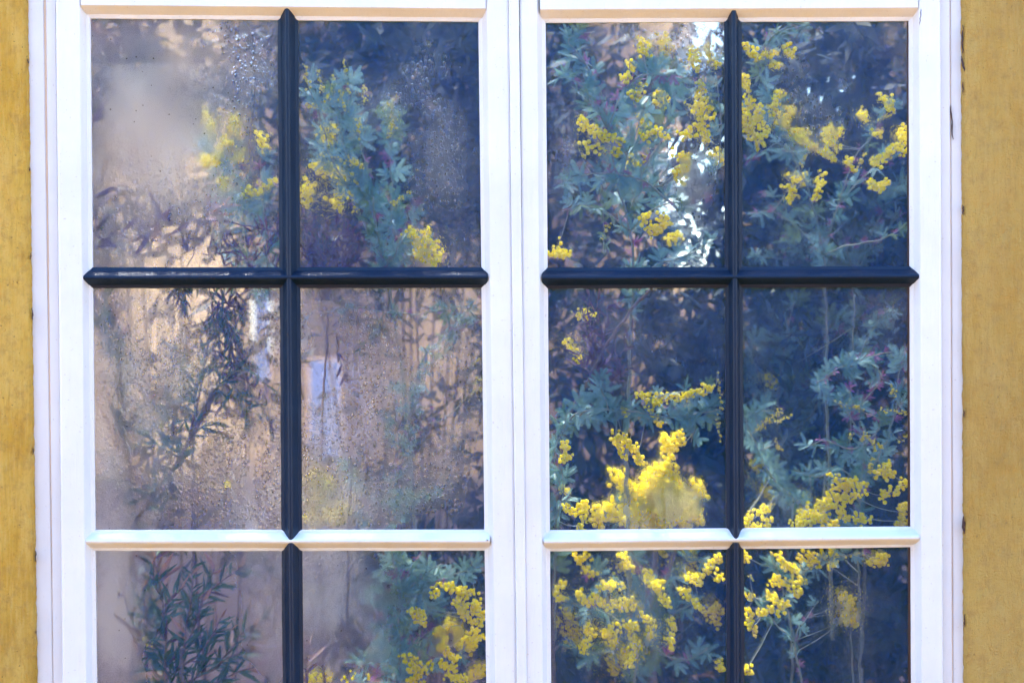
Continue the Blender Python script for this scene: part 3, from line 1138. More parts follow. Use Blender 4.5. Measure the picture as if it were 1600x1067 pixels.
# --- right casement, upper left pane: dense silver wattle
sh = Shrub('wattle_shrub', 'silver wattle with purple tips and yellow flowers in the right casement, upper left pane', G1, at(960, 1290, 0.18))
TR = [(985, 1000, .22), (980, 700, .20), (985, 520, .18), (990, 430, .15)]
sh.branch(TR + [(985, 360, .12), (965, 290, .10), (950, 200, .09), (930, 120, .08), (890, 80, .07)], 4, 1.0, gap=9, size=1.0, start=.55, purple=.2)
sh.branch([(1060, 330, .10), (1010, 285, .07), (960, 272, .06), (910, 275, .06), (868, 290, .06)], 2.0, .8, gap=8, size=.95, purple=.28)
sh.branch([(950, 200, .09), (920, 150, .07), (895, 125, .06), (866, 120, .06)], 1.5, .7, gap=6.5, size=.95, purple=.35)
sh.branch([(965, 290, .10), (985, 230, .07), (1000, 190, .06), (1010, 165, .06)], 1.5, .7, gap=8, size=1.15, purple=.02, flat=.3)
sh.branch([(950, 200, .09), (985, 130, .07), (1030, 115, .06), (1075, 125, .06), (1110, 150, .07)], 1.5, .7, gap=7, size=1.05, purple=.18, green=.15)
sh.branch([(930, 120, .08), (905, 85, .07), (890, 60, .07), (930, 48, .08)], 1.4, .7, gap=8, size=.9, purple=.4, green=.3)
sh.branch([(985, 360, .12), (945, 330, .08), (910, 320, .07), (880, 330, .07)], 1.4, .7, gap=9, size=.9, purple=.15)
sh.branch([(985, 360, .12), (1030, 322, .12), (1095, 312, .14), (1124, 250, .14), (1125, 160, .12), (1110, 80, .10)], 1.6, .7, gap=30, size=.8, purple=.1)
sh.branch([(940, 290, .07), (942, 330, .06), (944, 372, .06), (943, 398, .06)], 1.2, .5, gap=15, size=.55, purple=.3, green=.6)
sh.branch([(985, 430, .15), (1040, 410, .18), (1080, 395, .2), (1120, 372, .2)], 2.0, .8, gap=12, size=.9, purple=.1)
sh.branch([(1000, 300, .16), (975, 230, .2), (935, 180, .2), (900, 140, .2)], 2.0, .8, gap=12, size=1.0, purple=.1)
sh.branch([(985, 330, .16), (1010, 260, .2), (1040, 200, .2), (1060, 90, .22)], 2.0, .8, gap=12, size=1.1, purple=.1)
for c in ((1002, 62, 1008, 88), (984, 96, 988, 104), (976, 120, 982, 126), (1006, 134, 990, 160), (908, 190, 916, 196), (922, 200, 948, 214), (940, 212, 972, 222), (914, 226, 942, 232),
          (962, 236, 966, 240), (1006, 214, 1024, 206), (1024, 208, 1046, 214), (1066, 208, 1086, 212), (1084, 88, 1090, 108), (1080, 80, 1092, 84), (1106, 74, 1112, 84), (1110, 96, 1120, 100),
          (1092, 130, 1098, 150), (1094, 152, 1100, 178), (1104, 160, 1116, 186), (1096, 186, 1094, 200), (1098, 196, 1104, 222), (1086, 168, 1090, 172), (1054, 242, 1078, 250), (1056, 270, 1074, 264), (1060, 276, 1068, 280),
          (1004, 336, 1008, 344), (1010, 352, 1030, 360), (1030, 340, 1050, 350), (1020, 366, 1040, 348), (988, 142, 998, 148)):
    sh.cluster(*c, d=R.uniform(.05, .09), w=6.5, r=4.3)
for c in ((1036, 60, 1042, 80), (1000, 180, 1010, 200), (1050, 372, 1062, 368), (1030, 150, 1040, 160), (870, 390, 880, 400), (985, 255, 1000, 262), (1120, 240, 1130, 250)):
    sh.cluster(*c, d=.3, w=9, r=4.6)
for c in ((1002, 255, 1012, 232), (906, 238, 916, 250), (1068, 160, 1085, 168), (952, 350, 940, 374)):
    sh.cluster(*c, d=.06, w=5, r=2.2, bud=True)

# --- right casement, upper right pane
sh = Shrub('wattle_shrub', 'wattle hung with bright yellow chains across the right casement\'s upper right pane', G1, at(1290, 1290, 0.2))
TT = [(1300, 1000, .26), (1295, 700, .24), (1290, 500, .2), (1285, 400, .17)]
sh.branch(TT + [(1270, 320, .14), (1240, 240, .11), (1205, 160, .09), (1185, 90, .09), (1215, 50, .09)], 3.4, .9, gap=12, size=.9, start=.58, purple=.2)
sh.branch([(1285, 400, .17), (1310, 320, .13), (1335, 250, .10), (1370, 200, .09), (1390, 160, .09)], 2.0, .7, gap=12, size=.8, purple=.35)
sh.branch([(1310, 320, .13), (1340, 285, .11), (1380, 255, .10), (1418, 235, .10)], 1.6, .7, gap=10, size=.8, purple=.4)
sh.branch([(1185, 90, .09), (1200, 62, .08), (1230, 45, .08), (1265, 38, .09)], 1.4, .6, gap=7, size=.8, purple=.35)
sh.branch([(1240, 240, .11), (1215, 225, .10), (1190, 235, .10), (1165, 260, .10)], 1.4, .6, gap=10, size=.85, purple=.15)
sh.branch([(1285, 400, .17), (1240, 350, .2), (1200, 330, .22), (1170, 340, .22)], 1.6, .7, gap=12, size=.9, purple=.25)
sh.branch([(1285, 400, .17), (1340, 380, .16), (1380, 372, .14), (1420, 350, .14)], 1.6, .7, gap=9, size=.6, purple=.5, green=.4)
sh.branch([(1205, 160, .09), (1180, 170, .09), (1164, 190, .09)], 1.2, .6, gap=12, size=.8)
for c in ((1164, 70, 1180, 84), (1176, 84, 1190, 92), (1196, 88, 1214, 78), (1210, 96, 1218, 106), (1230, 76, 1238, 84), (1162, 120, 1168, 140), (1166, 150, 1170, 180), (1162, 176, 1172, 216), (1176, 160, 1192, 176),
          (1180, 180, 1196, 200), (1206, 176, 1216, 152), (1212, 150, 1224, 146), (1186, 224, 1198, 208), (1176, 196, 1184, 230), (1240, 204, 1248, 218), (1246, 216, 1266, 206), (1256, 222, 1278, 232), (1280, 232, 1296, 240),
          (1290, 206, 1300, 198), (1296, 214, 1316, 206), (1300, 224, 1312, 232), (1294, 240, 1304, 248), (1326, 250, 1334, 264), (1345, 176, 1354, 188), (1378, 150, 1394, 160), (1390, 166, 1396, 172),
          (1366, 254, 1380, 246), (1384, 242, 1404, 230), (1396, 232, 1412, 222), (1410, 240, 1418, 234), (1358, 286, 1372, 292), (1372, 296, 1388, 286), (1284, 272, 1282, 290), (1280, 292, 1276, 312), (1230, 290, 1240, 300), (1234, 306, 1238, 312), (1370, 204, 1376, 208)):
    sh.cluster(*c, d=R.uniform(.06, .10), w=6.2, r=4.2)
for c in ((1232, 282, 1250, 312), (1250, 258, 1262, 240), (1340, 262, 1352, 240), (1370, 190, 1386, 180)):
    sh.cluster(*c, d=.08, w=5, r=2.3, bud=True)
for c in ((1220, 190, 1240, 172), (1245, 272, 1256, 280), (1408, 208, 1420, 216)):
    sh.cluster(*c, d=.3, w=10, r=4.8)

# --- left casement, middle row: bottlebrush
sh = Shrub('bottlebrush_shrub', 'dark narrow leaved bottlebrush behind the misted left casement\'s middle left pane', 'narrow leaved shrubs', at(250, 1300, 0.2))
sh.branch([(190, 1280, .3), (205, 1000, .28), (198, 790, .24), (192, 680, .20), (182, 560, .18), (168, 480, .16)], 4.5, 2.0, 'lance', 10, 0.8, bare=M_BARK, start=.72, spread=.7)
sh.branch([(182, 560, .18), (160, 510, .16), (150, 470, .15)], 2, .8, 'lance', 7.5, 0.76, spread=.7)
sh.branch([(200, 600, .17), (190, 570, .17), (168, 480, .16), (165, 452, .16)], 1.6, .8, 'lance', 6.8, 0.72, spread=.8)
sh.branch([(196, 690, .2), (170, 640, .18), (152, 590, .16)], 1.6, .8, 'lance', 21, 0.72)
sh.branch([(200, 780, .22), (170, 740, .2), (155, 700, .18)], 1.6, .8, 'lance', 18, 0.72)
sh.branch([(215, 1000, .2), (200, 860, .15), (215, 810, .10), (245, 765, .07), (280, 715, .06), (300, 680, .06), (320, 630, .06)], 3.6, 2.6, 'lance', 16, 0.68, bare=M_BARK, start=.45, spread=1.1)
sh.branch([(296, 690, .06), (312, 655, .055), (326, 628, .05), (334, 608, .05)], 5.2, 6.2, None, bare=M_BARK, knob=.5)
sh.branch([(245, 765, .07), (225, 775, .06), (212, 790, .06)], 1.4, .6, 'lance', 9, 0.64)
sh.branch([(262, 740, .07), (262, 775, .06), (272, 800, .055)], 1.4, .6, 'lance', 9, 0.64)
sh.branch([(300, 680, .06), (330, 660, .06), (352, 690, .06)], 1.3, .6, 'lance', 12, 0.72)
sh.branch([(334, 608, .05), (360, 600, .06), (385, 640, .05), (420, 655, .05), (440, 660, .05)], 1.6, .7, 'lance', 12, 0.76, spread=1.1)
sh.branch([(334, 608, .05), (375, 580, .05), (410, 590, .05), (418, 615, .05)], 1.4, .7, 'lance', 12, 0.72)
sh.branch([(280, 715, .06), (240, 690, .1), (225, 650, .12), (230, 600, .14)], 1.8, .7, 'lance', 9, 0.8)
sh.branch([(280, 715, .06), (262, 640, .12), (280, 590, .14), (275, 540, .15)], 1.8, .7, 'lance', 10, 0.8)
sh.branch([(300, 680, .1), (310, 600, .13), (330, 540, .14)], 1.8, .7, 'lance', 10, 0.8)
for c in ((290, 700, 292, 704), (352, 756, 356, 764), (330, 760, 333, 764), (248, 660, 250, 668)):
    sh.cluster(*c, d=.09, w=3, n=3, r=3.4)

sh = Shrub('drooping_dark_shrub', 'dark purple foliage hanging down in the left casement\'s middle left pane', 'narrow leaved shrubs', at(360, 1300, 0.3))
sh.branch([(360, 1290, .3), (375, 900, .28), (385, 640, .18), (372, 520, .12), (352, 470, .1), (340, 440, .09)], 2.4, 1.0, 'lance', 30, 0.72, start=.72, purple=.8, bare=M_TWIG)
for k in range(9):
    x, y = R.uniform(322, 370), R.uniform(448, 500)
    sh.branch([(x, y - 12, .10), (x + R.uniform(-6, 14), y + 35, .09), (x + R.uniform(-16, 30), y + R.uniform(70, 110), .08)], 1.2, .6, 'lance', 9.8, 0.64, purple=.9, bare=M_TWIG, spread=.7)
for k in range(5):
    x, y = R.uniform(245, 290), 445
    sh.branch([(x, y - 20, .08), (x + R.uniform(-6, 14), y + 20, .07), (x + R.uniform(-10, 26), y + R.uniform(35, 55), .07)], 1.1, .6, 'lance', 14, 0.56, purple=.7, bare=M_TWIG, spread=.6)
for k in range(7):
    x, y = R.uniform(340, 400), R.uniform(560, 630)
    sh.branch([(x - 10, y - 40, .10), (x, y, .09), (x + R.uniform(-10, 30), y + R.uniform(20, 40), .08)], 1.0, .5, 'lance', 12, 0.52, purple=.8, bare=M_TWIG)

# --- left casement, middle right pane: thin wattle on tan
sh = Shrub('wattle_shrub', 'thin wattle with sparse dark leaves behind the beaded middle right pane of the left casement', G1, at(640, 1300, 0.2))
sh.branch([(600, 1280, .25), (610, 1000, .22), (620, 830, .13), (628, 760, .10), (638, 680, .09), (646, 610, .09), (662, 560, .09), (700, 525, .09), (750, 500, .09)], 2.8, 1.0, gap=10.3, size=0.54, start=.45, purple=.35)
for k in range(13):
    t = k / 12
    x, y = 655 - 45 * t, 570 + 250 * t
    sh.branch([(x, y, .10), (x + R.uniform(-26, 26), y - 8, .09), (x + R.uniform(-40, 40), y - R.uniform(10, 36), .09)], 1.0, .5, gap=8.05, size=0.5, purple=.35)
sh.branch([(750, 500, .12), (720, 480, .09), (660, 490, .08), (600, 486, .08), (550, 480, .08), (500, 490, .08)], 1.5, .7, gap=10.3, size=0.54, purple=.28)
sh.branch([(550, 480, .08), (525, 510, .08), (530, 560, .08), (545, 590, .08)], 1.0, .5, 'dry', 10, 0.48, bare=M_TWIG)
sh.branch([(600, 486, .08), (585, 520, .07), (560, 550, .07), (590, 560, .06)], 1.0, .5, 'lance', 7.5, 0.4, purple=.3)
sh.branch([(690, 470, .1), (700, 510, .1), (690, 560, .1)], 1.2, .5, gap=9.2, size=0.58, purple=.2)
sh.branch([(700, 525, .09), (735, 480, .1), (750, 455, .1)], 1.2, .5, gap=9.2, size=0.58)
sh.branch([(638, 680, .09), (670, 665, .07), (700, 650, .07)], 1.0, .5, gap=5.75, size=0.43, purple=.95)
sh.branch([(628, 760, .1), (590, 780, .1), (560, 770, .11), (540, 720, .12)], 1.2, .5, gap=9.2, size=0.65, purple=.1)
sh.branch([(620, 830, .13), (640, 790, .1), (670, 770, .1), (690, 780, .1)], 1.2, .5, gap=10.3, size=0.61, purple=.1)
sh.branch([(610, 850, .2), (560, 810, .18), (520, 790, .18), (500, 740, .2)], 1.4, .5, gap=11.5, size=0.65, purple=.2)
for c in ((484, 740, 494, 752), (494, 760, 510, 766), (500, 750, 516, 762), (490, 784, 500, 790), (476, 806, 486, 818), (510, 806, 530, 812), (530, 796, 534, 804)):
    sh.cluster(*c, d=.22, w=8.5, r=4.8)
for c in ((738, 600, 752, 590), (730, 620, 752, 606), (740, 570, 748, 560)):
    sh.cluster(*c, d=.1, w=4, r=2.2, bud=True)

# --- right casement, middle left pane
sh = Shrub('wattle_shrub', 'blue grey wattle under a level row of yellow balls, right casement, middle left pane', G1, at(900, 1300, 0.2))
sh.branch([(870, 1280, .3), (865, 1000, .28), (872, 760, .22), (888, 660, .14), (920, 590, .12), (960, 520, .11), (1000, 470, .11), (1030, 440, .11)], 3.6, 2.4, None, bare=M_BARK)
sh.branch([(888, 660, .14), (905, 645, .07), (950, 640, .06), (1010, 648, .055), (1070, 652, .055), (1125, 640, .06)], 2.0, .9, gap=7.0, size=1.1, purple=.03)
sh.branch([(950, 640, .06), (940, 610, .06), (930, 590, .06)], 1.2, .6, gap=6, size=1.05, purple=.02)
sh.branch([(1010, 648, .055), (1030, 620, .06), (1070, 612, .06), (1118, 602, .06)], 1.2, .6, gap=14, size=.8, purple=.02)
sh.branch([(1070, 652, .055), (1085, 665, .055), (1080, 690, .055)], 1.2, .6, gap=9, size=.9, purple=.02)
sh.branch([(872, 760, .22), (868, 700, .12), (880, 670, .10), (890, 640, .1)], 1.4, .6, gap=8, size=1, purple=.15)
sh.branch([(868, 1000, .2), (866, 860, .12), (872, 800, .09), (880, 760, .08), (875, 720, .08)], 1.6, .6, gap=9, size=1, purple=.05, start=.4)
for k in range(12):
    x, y = R.uniform(885, 985), R.uniform(470, 600)
    sh.branch([(930, 580, .12), (x + R.uniform(-8, 8), y + 14, .11), (x, y, .10), (x + R.uniform(-30, 30), y - R.uniform(4, 30), .10)], 1.1, .5, 'dry', 8, .5, bare=M_TWIG)
sh.branch([(960, 520, .11), (964, 570, .10), (972, 620, .10)], 1.2, .5, None, bare=M_TWIG)
for c in ((1002, 618, 1030, 622), (1010, 634, 1034, 628), (1030, 622, 1050, 618), (1050, 622, 1080, 618), (1070, 616, 1096, 612), (1096, 612, 1114, 606), (1022, 650, 1030, 662), (976, 640, 982, 644),
          (962, 680, 972, 704), (972, 676, 984, 700), (984, 690, 1000, 722), (996, 716, 1006, 724), (964, 690, 978, 716), (880, 694, 884, 704), (878, 716, 890, 712), (880, 790, 894, 796), (896, 800, 912, 790), (906, 800, 914, 812), (904, 822, 910, 826), (914, 784, 918, 796)):
    sh.cluster(*c, d=R.uniform(.05, .08), w=5.5, r=3.9)
for c in ((908, 490, 926, 492), (898, 548, 904, 562), (888, 536, 892, 540), (1068, 690, 1060, 672), (882, 765, 886, 770)):
    sh.cluster(*c, d=.2, w=6.5, r=4)
for c in ((1122, 580, 1128, 640), (1120, 640, 1126, 690), (1078, 640, 1072, 620)):
    sh.cluster(*c, d=.08, w=5, r=2.4, bud=True)

# the sunlit mass of blossom further in
sh = Shrub('wattle_bush', 'sunlit mass of yellow blossom glowing through the mist, right casement\'s middle left pane', None, at(1020, 1230, .2))
sh.root['category'] = 'bush'
sh.branch([(1020, 1220, .39), (1022, 950, .39), (1025, 820, .39), (1020, 720, .39)], 8, 3, None, bare=M_BARK)
sh.branch([(1022, 950, .39), (980, 850, .38), (960, 780, .37)], 5, 2, gap=24, size=1.2, bare=M_BARK)
sh.branch([(1022, 950, .39), (1060, 850, .38), (1080, 760, .37)], 5, 2, gap=24, size=1.2, bare=M_BARK)
for c in ((1006, 765, 1010, 815), (1030, 735, 1034, 800), (1044, 715, 1048, 790), (1000, 785, 1020, 810), (1020, 745, 1028, 825), (1050, 740, 1048, 800), (964, 738, 974, 768), (948, 790, 958, 808), (1042, 688, 1050, 704), (1024, 790, 1036, 820), (1012, 780, 1016, 825), (1036, 750, 1040, 815), (1016, 740, 1020, 770), (990, 770, 996, 820), (1060, 770, 1064, 815), (975, 800, 990, 822)):
    sh.cluster(*c, d=.33 + R.uniform(-.05, .05), w=12, r=5.2)
for c in ((1080, 790, 1092, 812), (1090, 760, 1096, 772), (930, 800, 936, 820), (1060, 800, 1072, 815)):
    sh.cluster(*c, d=.36, w=10, r=5.0)

# --- right casement, middle right pane
sh = Shrub('wattle_shrub', 'pale silver wattle above heavy yellow blossom in the right casement, middle right pane', G1, at(1330, 1300, 0.2))
TQ = [(1340, 1280, .24), (1345, 1000, .22), (1340, 850, .18), (1345, 760, .14)]
sh.branch(TQ + [(1350, 700, .11), (1330, 650, .09), (1305, 630, .08), (1275, 600, .08)], 3.2, .9, gap=7, size=.85, start=.62, purple=.3)
sh.branch([(1345, 760, .14), (1385, 690, .10), (1400, 640, .09), (1405, 590, .08), (1415, 550, .08)], 1.8, .8, gap=8, size=.9, purple=.15)
sh.branch([(1275, 600, .08), (1310, 578, .07), (1350, 560, .07), (1395, 550, .07)], 1.5, .7, gap=8, size=.85, purple=.22)
sh.branch([(1350, 700, .11), (1320, 700, .08), (1285, 690, .07), (1255, 700, .07)], 1.5, .7, gap=6.5, size=.9, purple=.3)
sh.branch([(1330, 650, .09), (1355, 620, .08), (1375, 590, .08), (1365, 560, .08)], 1.4, .6, gap=7, size=.9, purple=.25)
sh.branch([(1345, 760, .14), (1310, 730, .1), (1280, 745, .09), (1240, 735, .09)], 1.4, .6, gap=9, size=.9, purple=.15)
sh.branch([(1340, 850, .18), (1220, 760, .16), (1180, 690, .12), (1168, 650, .11), (1210, 640, .09)], 1.8, .7, gap=10, size=.95, purple=.05)
sh.branch([(1350, 700, .11), (1375, 660, .1), (1345, 640, .09), (1320, 600, .09)], 1.4, .6, gap=7, size=.85, purple=.3)
sh.branch([(1335, 460, .25), (1332, 520, .22), (1330, 570, .2), (1330, 700, .2)], 1.6, 1.4, None)
sh.branch([(1330, 590, .2), (1350, 540, .2), (1375, 500, .2), (1395, 480, .2)], 1.4, .6, gap=11, size=.8, purple=.1)
for c in ((1300, 745, 1322, 752), (1318, 756, 1352, 756), (1300, 760, 1330, 766), (1290, 776, 1330, 776), (1318, 782, 1350, 770), (1250, 806, 1284, 800), (1240, 818, 1270, 816), (1268, 814, 1292, 804), (1310, 796, 1326, 812), (1336, 808, 1358, 812), (1296, 818, 1310, 822),
          (1286, 788, 1316, 792), (1270, 794, 1300, 786), (1374, 742, 1390, 724), (1384, 736, 1396, 744), (1380, 774, 1402, 768), (1410, 752, 1418, 758), (1408, 800, 1418, 790), (1404, 814, 1416, 818), (1166, 810, 1176, 806), (1186, 798, 1200, 794), (1190, 818, 1204, 816), (1166, 820, 1180, 822)):
    sh.cluster(*c, d=R.uniform(.05, .09), w=6.8, r=4.0)
for c in ((1364, 690, 1378, 700), (1358, 680, 1370, 706), (1186, 664, 1226, 640), (1176, 676, 1206, 656), (1210, 660, 1236, 650), (1310, 630, 1350, 640), (1352, 674, 1346, 690), (1334, 676, 1328, 686), (1376, 640, 1418, 646), (1410, 690, 1424, 672), (1400, 620, 1392, 600), (1358, 740, 1362, 716), (1170, 800, 1210, 788), (1212, 690, 1224, 706)):
    sh.cluster(*c, d=.07, w=6, r=2.2, bud=True)
for c in ((1236, 780, 1260, 788), (1250, 796, 1262, 806), (1270, 780, 1276, 790), (1200, 590, 1208, 600), (1220, 820, 1240, 824)):
    sh.cluster(*c, d=.55, w=15, r=5)

# --- bottom row
sh = Shrub('grevillea_shrub', 'bushy needle leaved shrub with pale pink tips in the bottom left pane', 'narrow leaved shrubs', at(280, 1310, 0.15))
sh.branch([(265, 1300, .14), (262, 1150, .12), (258, 1040, .10), (254, 960, .08), (246, 900, .07), (236, 866, .07)], 4, 1.4, 'lance', 4.5, .85, bare=M_BARK, start=.25, spread=1.1)
for (x0, y0, x1, y1, x2, y2) in ((258, 1040, 235, 990, 215, 940), (256, 1000, 228, 960, 222, 915), (250, 930, 238, 900, 244, 866), (258, 1040, 300, 990, 318, 930), (262, 1060, 320, 1010, 350, 960), (262, 1080, 340, 1040, 395, 1000), (340, 1040, 380, 990, 408, 968),
                                (300, 990, 320, 920, 335, 880), (318, 930, 350, 905, 385, 880), (260, 1060, 225, 1040, 212, 1010), (300, 1100, 350, 1060, 400, 1040), (262, 1080, 285, 1030, 290, 980), (290, 980, 300, 930, 298, 880), (260, 1100, 235, 1080, 215, 1062), (280, 1100, 310, 1050, 330, 1010), (300, 1100, 330, 1070, 370, 1058), (254, 960, 270, 930, 290, 915), (320, 1010, 345, 985, 372, 985)):
    d0 = R.uniform(.07, .14)
    sh.branch([(x0, y0, d0), (x1, y1, d0), (x2, y2, d0 - .02)], 1.8, .7, 'lance', 4.2, .72, bare=M_TWIG, spread=1.15)
sh.branch([(286, 1100, .09), (285, 1050, .07), (284, 1010, .06)], 3.4, 4.4, None, bare=M_BARK, knob=.4)
for c in ((222, 998, 224, 1002), (228, 1006, 230, 1010), (236, 1002, 238, 1006)):
    sh.cluster(*c, d=.1, w=2, n=2, r=2.8)

sh = Shrub('wattle_shrub', 'dark wattle with bright yellow clusters in the left casement\'s bottom right pane', G1, at(640, 1310, 0.15))
sh.branch([(640, 1300, .16), (632, 1150, .14), (625, 1040, .12), (622, 960, .11), (618, 900, .10), (612, 862, .10)], 3.2, 1.0, gap=5.5, size=.95, start=.2, purple=.12)
for k in range(12):
    y = 900 + k * 16
    x = 622
    dx = -R.uniform(30, 85) * (0.4 + 0.6 * k / 11)
    sh.branch([(x, y, .12), (x + dx * .5, y - 8, .11), (x + dx, y - 18 + R.uniform(-10, 10), .11)], 1.3, .5, gap=6, size=.75, purple=.25)
for (x1, y1, x2, y2) in ((650, 930, 700, 915), (660, 900, 690, 880), (650, 1000, 690, 980), (640, 890, 656, 868), (655, 960, 690, 948), (660, 1040, 720, 1020), (700, 900, 745, 890)):
    sh.branch([(622, y1 + 40, .12), (x1, y1, .10), (x2, y2, .09)], 1.4, .6, gap=7, size=.95, purple=.12)
for c in ((684, 912, 706, 920), (676, 924, 686, 926), (706, 918, 736, 926), (716, 932, 746, 926), (712, 944, 744, 946), (724, 956, 750, 956), (730, 966, 752, 974), (738, 984, 754, 1000), (728, 996, 740, 1006), (646, 952, 654, 974), (656, 956, 662, 976), (684, 984, 696, 1004), (690, 1008, 704, 1022), (700, 1024, 716, 1030), (690, 1040, 712, 1044),
          (630, 1024, 646, 1040), (640, 1042, 656, 1058), (646, 1030, 654, 1044), (664, 1046, 676, 1036), (700, 1056, 730, 1060), (640, 1064, 660, 1066), (716, 940, 730, 968), (744, 940, 752, 968)):
    sh.cluster(*c, d=R.uniform(.05, .08), w=6.0, r=3.9)
for c in ((534, 1056, 542, 1064), (550, 1050, 554, 1062), (572, 1050, 574, 1062)):
    sh.cluster(*c, d=.07, w=3.5, n=4, r=3)
for c in ((700, 975, 716, 985), (720, 1010, 740, 1000), (736, 1056, 752, 1046), (485, 1064, 510, 1060)):
    sh.cluster(*c, d=.35, w=10, r=4.6)
sh.branch([(480, 1130, .08), (478, 1060, .06), (482, 1020, .055), (494, 978, .05)], 1.6, .7, 'red', 10, .8, bare=M_TWIG, start=.4)

sh = Shrub('wattle_shrub', 'wattle with drooping golden flower tails in the right casement\'s bottom left pane', G1, at(980, 1310, 0.25))
sh.branch([(985, 1300, .3), (990, 1120, .28), (1000, 1000, .24), (1010, 920, .2), (990, 870, .18)], 3.4, 1.2, gap=13, size=.9, start=.25)
for (x1, y1, x2, y2) in ((950, 960, 890, 940), (960, 920, 910, 890), (1050, 960, 1100, 930), (1040, 900, 1110, 870), (940, 1020, 880, 1010), (1060, 1030, 1120, 1010)):
    sh.branch([(1000, 1000, .24), (x1, y1, .18), (x2, y2, .14)], 1.6, .7, gap=13, size=1.0, purple=.1)
for c in ((902, 872, 906, 876), (916, 868, 922, 874), (914, 892, 930, 896), (870, 920, 884, 912), (872, 930, 880, 936), (904, 928, 910, 938), (916, 934, 926, 944), (930, 934, 952, 952), (936, 916, 960, 916), (956, 912, 976, 916), (972, 870, 984, 886), (1010, 892, 1014, 912), (1016, 904, 1036, 912), (1022, 910, 1030, 922),
          (960, 944, 976, 950), (976, 936, 988, 948), (968, 980, 988, 976), (986, 974, 998, 980), (1004, 966, 1024, 976), (1010, 984, 1020, 996), (984, 990, 996, 1002), (990, 1004, 1000, 1010), (976, 1016, 982, 1034), (984, 1044, 990, 1020), (954, 980, 962, 994), (950, 990, 960, 1008), (944, 986, 948, 990),
          (1064, 920, 1080, 936), (1080, 936, 1098, 952), (1074, 900, 1090, 910), (1088, 908, 1112, 884), (1116, 880, 1126, 868), (1120, 906, 1130, 902), (1034, 934, 1048, 946), (1046, 968, 1052, 984), (1046, 994, 1050, 1012), (920, 980, 926, 996), (914, 1004, 912, 1020), (1124, 1040, 1126, 1046)):
    sh.cluster(*c, d=R.uniform(.08, .16), w=6.0, r=4.1)
for c in ((964, 880, 984, 890), (1024, 870, 1036, 874), (1078, 864, 1082, 872), (1066, 890, 1084, 896), (890, 980, 900, 1000), (880, 960, 890, 970), (958, 1020, 966, 1050), (1110, 950, 1120, 970), (1000, 1010, 1016, 1014), (996, 940, 1004, 960)):
    sh.cluster(*c, d=.45, w=11, r=4.8)

sh = Shrub('wattle_shrub', 'wattle with golden blossom in the top corner of the right casement\'s bottom right pane', G1, at(1260, 1310, 0.25))
sh.branch([(1265, 1300, .3), (1260, 1120, .28), (1240, 1000, .22), (1225, 930, .16), (1215, 880, .14)], 3.2, 1.0, gap=15, size=.8, start=.3, purple=.3)
sh.branch([(1225, 930, .16), (1250, 900, .12), (1290, 875, .10), (1330, 866, .09), (1355, 862, .09)], 1.6, .6, gap=13, size=.75, purple=.3)
sh.branch([(1240, 1000, .22), (1190, 950, .14), (1170, 920, .12)], 1.6, .6, gap=18, size=.75)
sh.branch([(1240, 1000, .22), (1262, 960, .16), (1280, 940, .14)], 1.6, .6, gap=10, size=.6, purple=.3)
for c in ((1216, 868, 1224, 880), (1228, 884, 1250, 890), (1236, 892, 1252, 894), (1250, 870, 1270, 866), (1270, 872, 1286, 864), (1262, 876, 1268, 884), (1276, 882, 1286, 872), (1300, 860, 1308, 876), (1296, 884, 1306, 880), (1214, 902, 1220, 912), (1206, 910, 1230, 912), (1238, 910, 1258, 908), (1240, 920, 1250, 930), (1200, 928, 1214, 934),
          (1210, 938, 1222, 944), (1220, 948, 1232, 944), (1186, 956, 1196, 954), (1198, 950, 1216, 958), (1168, 932, 1176, 934), (1166, 950, 1174, 970), (1170, 972, 1180, 984), (1164, 868, 1168, 874), (1168, 1044, 1172, 1050)):
    sh.cluster(*c, d=R.uniform(.08, .14), w=5.6, r=3.9)
for c in ((1204, 864, 1214, 870), (1172, 900, 1176, 906), (1324, 868, 1350, 864), (1176, 980, 1180, 996)):
    sh.cluster(*c, d=.1, w=4, r=2.1, bud=True)
for c in ((1320, 935, 1330, 938), (1328, 948, 1334, 954), (1322, 966, 1338, 968), (1330, 960, 1326, 974), (1376, 872, 1384, 876), (1366, 876, 1370, 880)):
    sh.cluster(*c, d=.38, w=8, r=4.6)
sh.branch([(1262, 1120, .28), (1325, 1100, .34), (1330, 1000, .38), (1328, 960, .38)], 2.0, 1.4, None)


sh = Shrub('wattle_shrub', 'hazy teal wattle further back behind the right casement, middle right pane', G1, at(1240, 1230, .5))
sh.branch([(1240, 1220, .5), (1235, 950, .5), (1225, 780, .48), (1215, 650, .46), (1225, 540, .45), (1240, 470, .44)], 3.5, 1.0, gap=11, size=1.1, purple=.12, start=.45)
for (x1, y1, x2, y2) in ((1190, 700, 1170, 640), (1260, 660, 1300, 600), (1190, 600, 1172, 530), (1260, 560, 1310, 490), (1260, 760, 1320, 720), (1190, 780, 1170, 740), (1290, 520, 1380, 480), (1320, 570, 1400, 520)):
    sh.branch([(1225, y1 + 50, .48), (x1, y1, .46), (x2, y2, .44)], 1.8, .7, gap=10, size=1.1, purple=.15)
for c in ((1205, 590, 1214, 602), (1180, 720, 1186, 735), (1196, 760, 1206, 772)):
    sh.cluster(*c, d=.45, w=9, r=4.8)
sh = Shrub('wattle_shrub', 'hazy teal wattle further back behind the right casement, lower half of upper right pane', G1, at(1340, 1230, .5))
sh.branch([(1340, 1220, .5), (1350, 900, .5), (1340, 600, .48), (1330, 430, .46), (1310, 350, .45), (1290, 300, .44)], 3.5, 1.0, gap=12, size=1.1, purple=.2, start=.7)
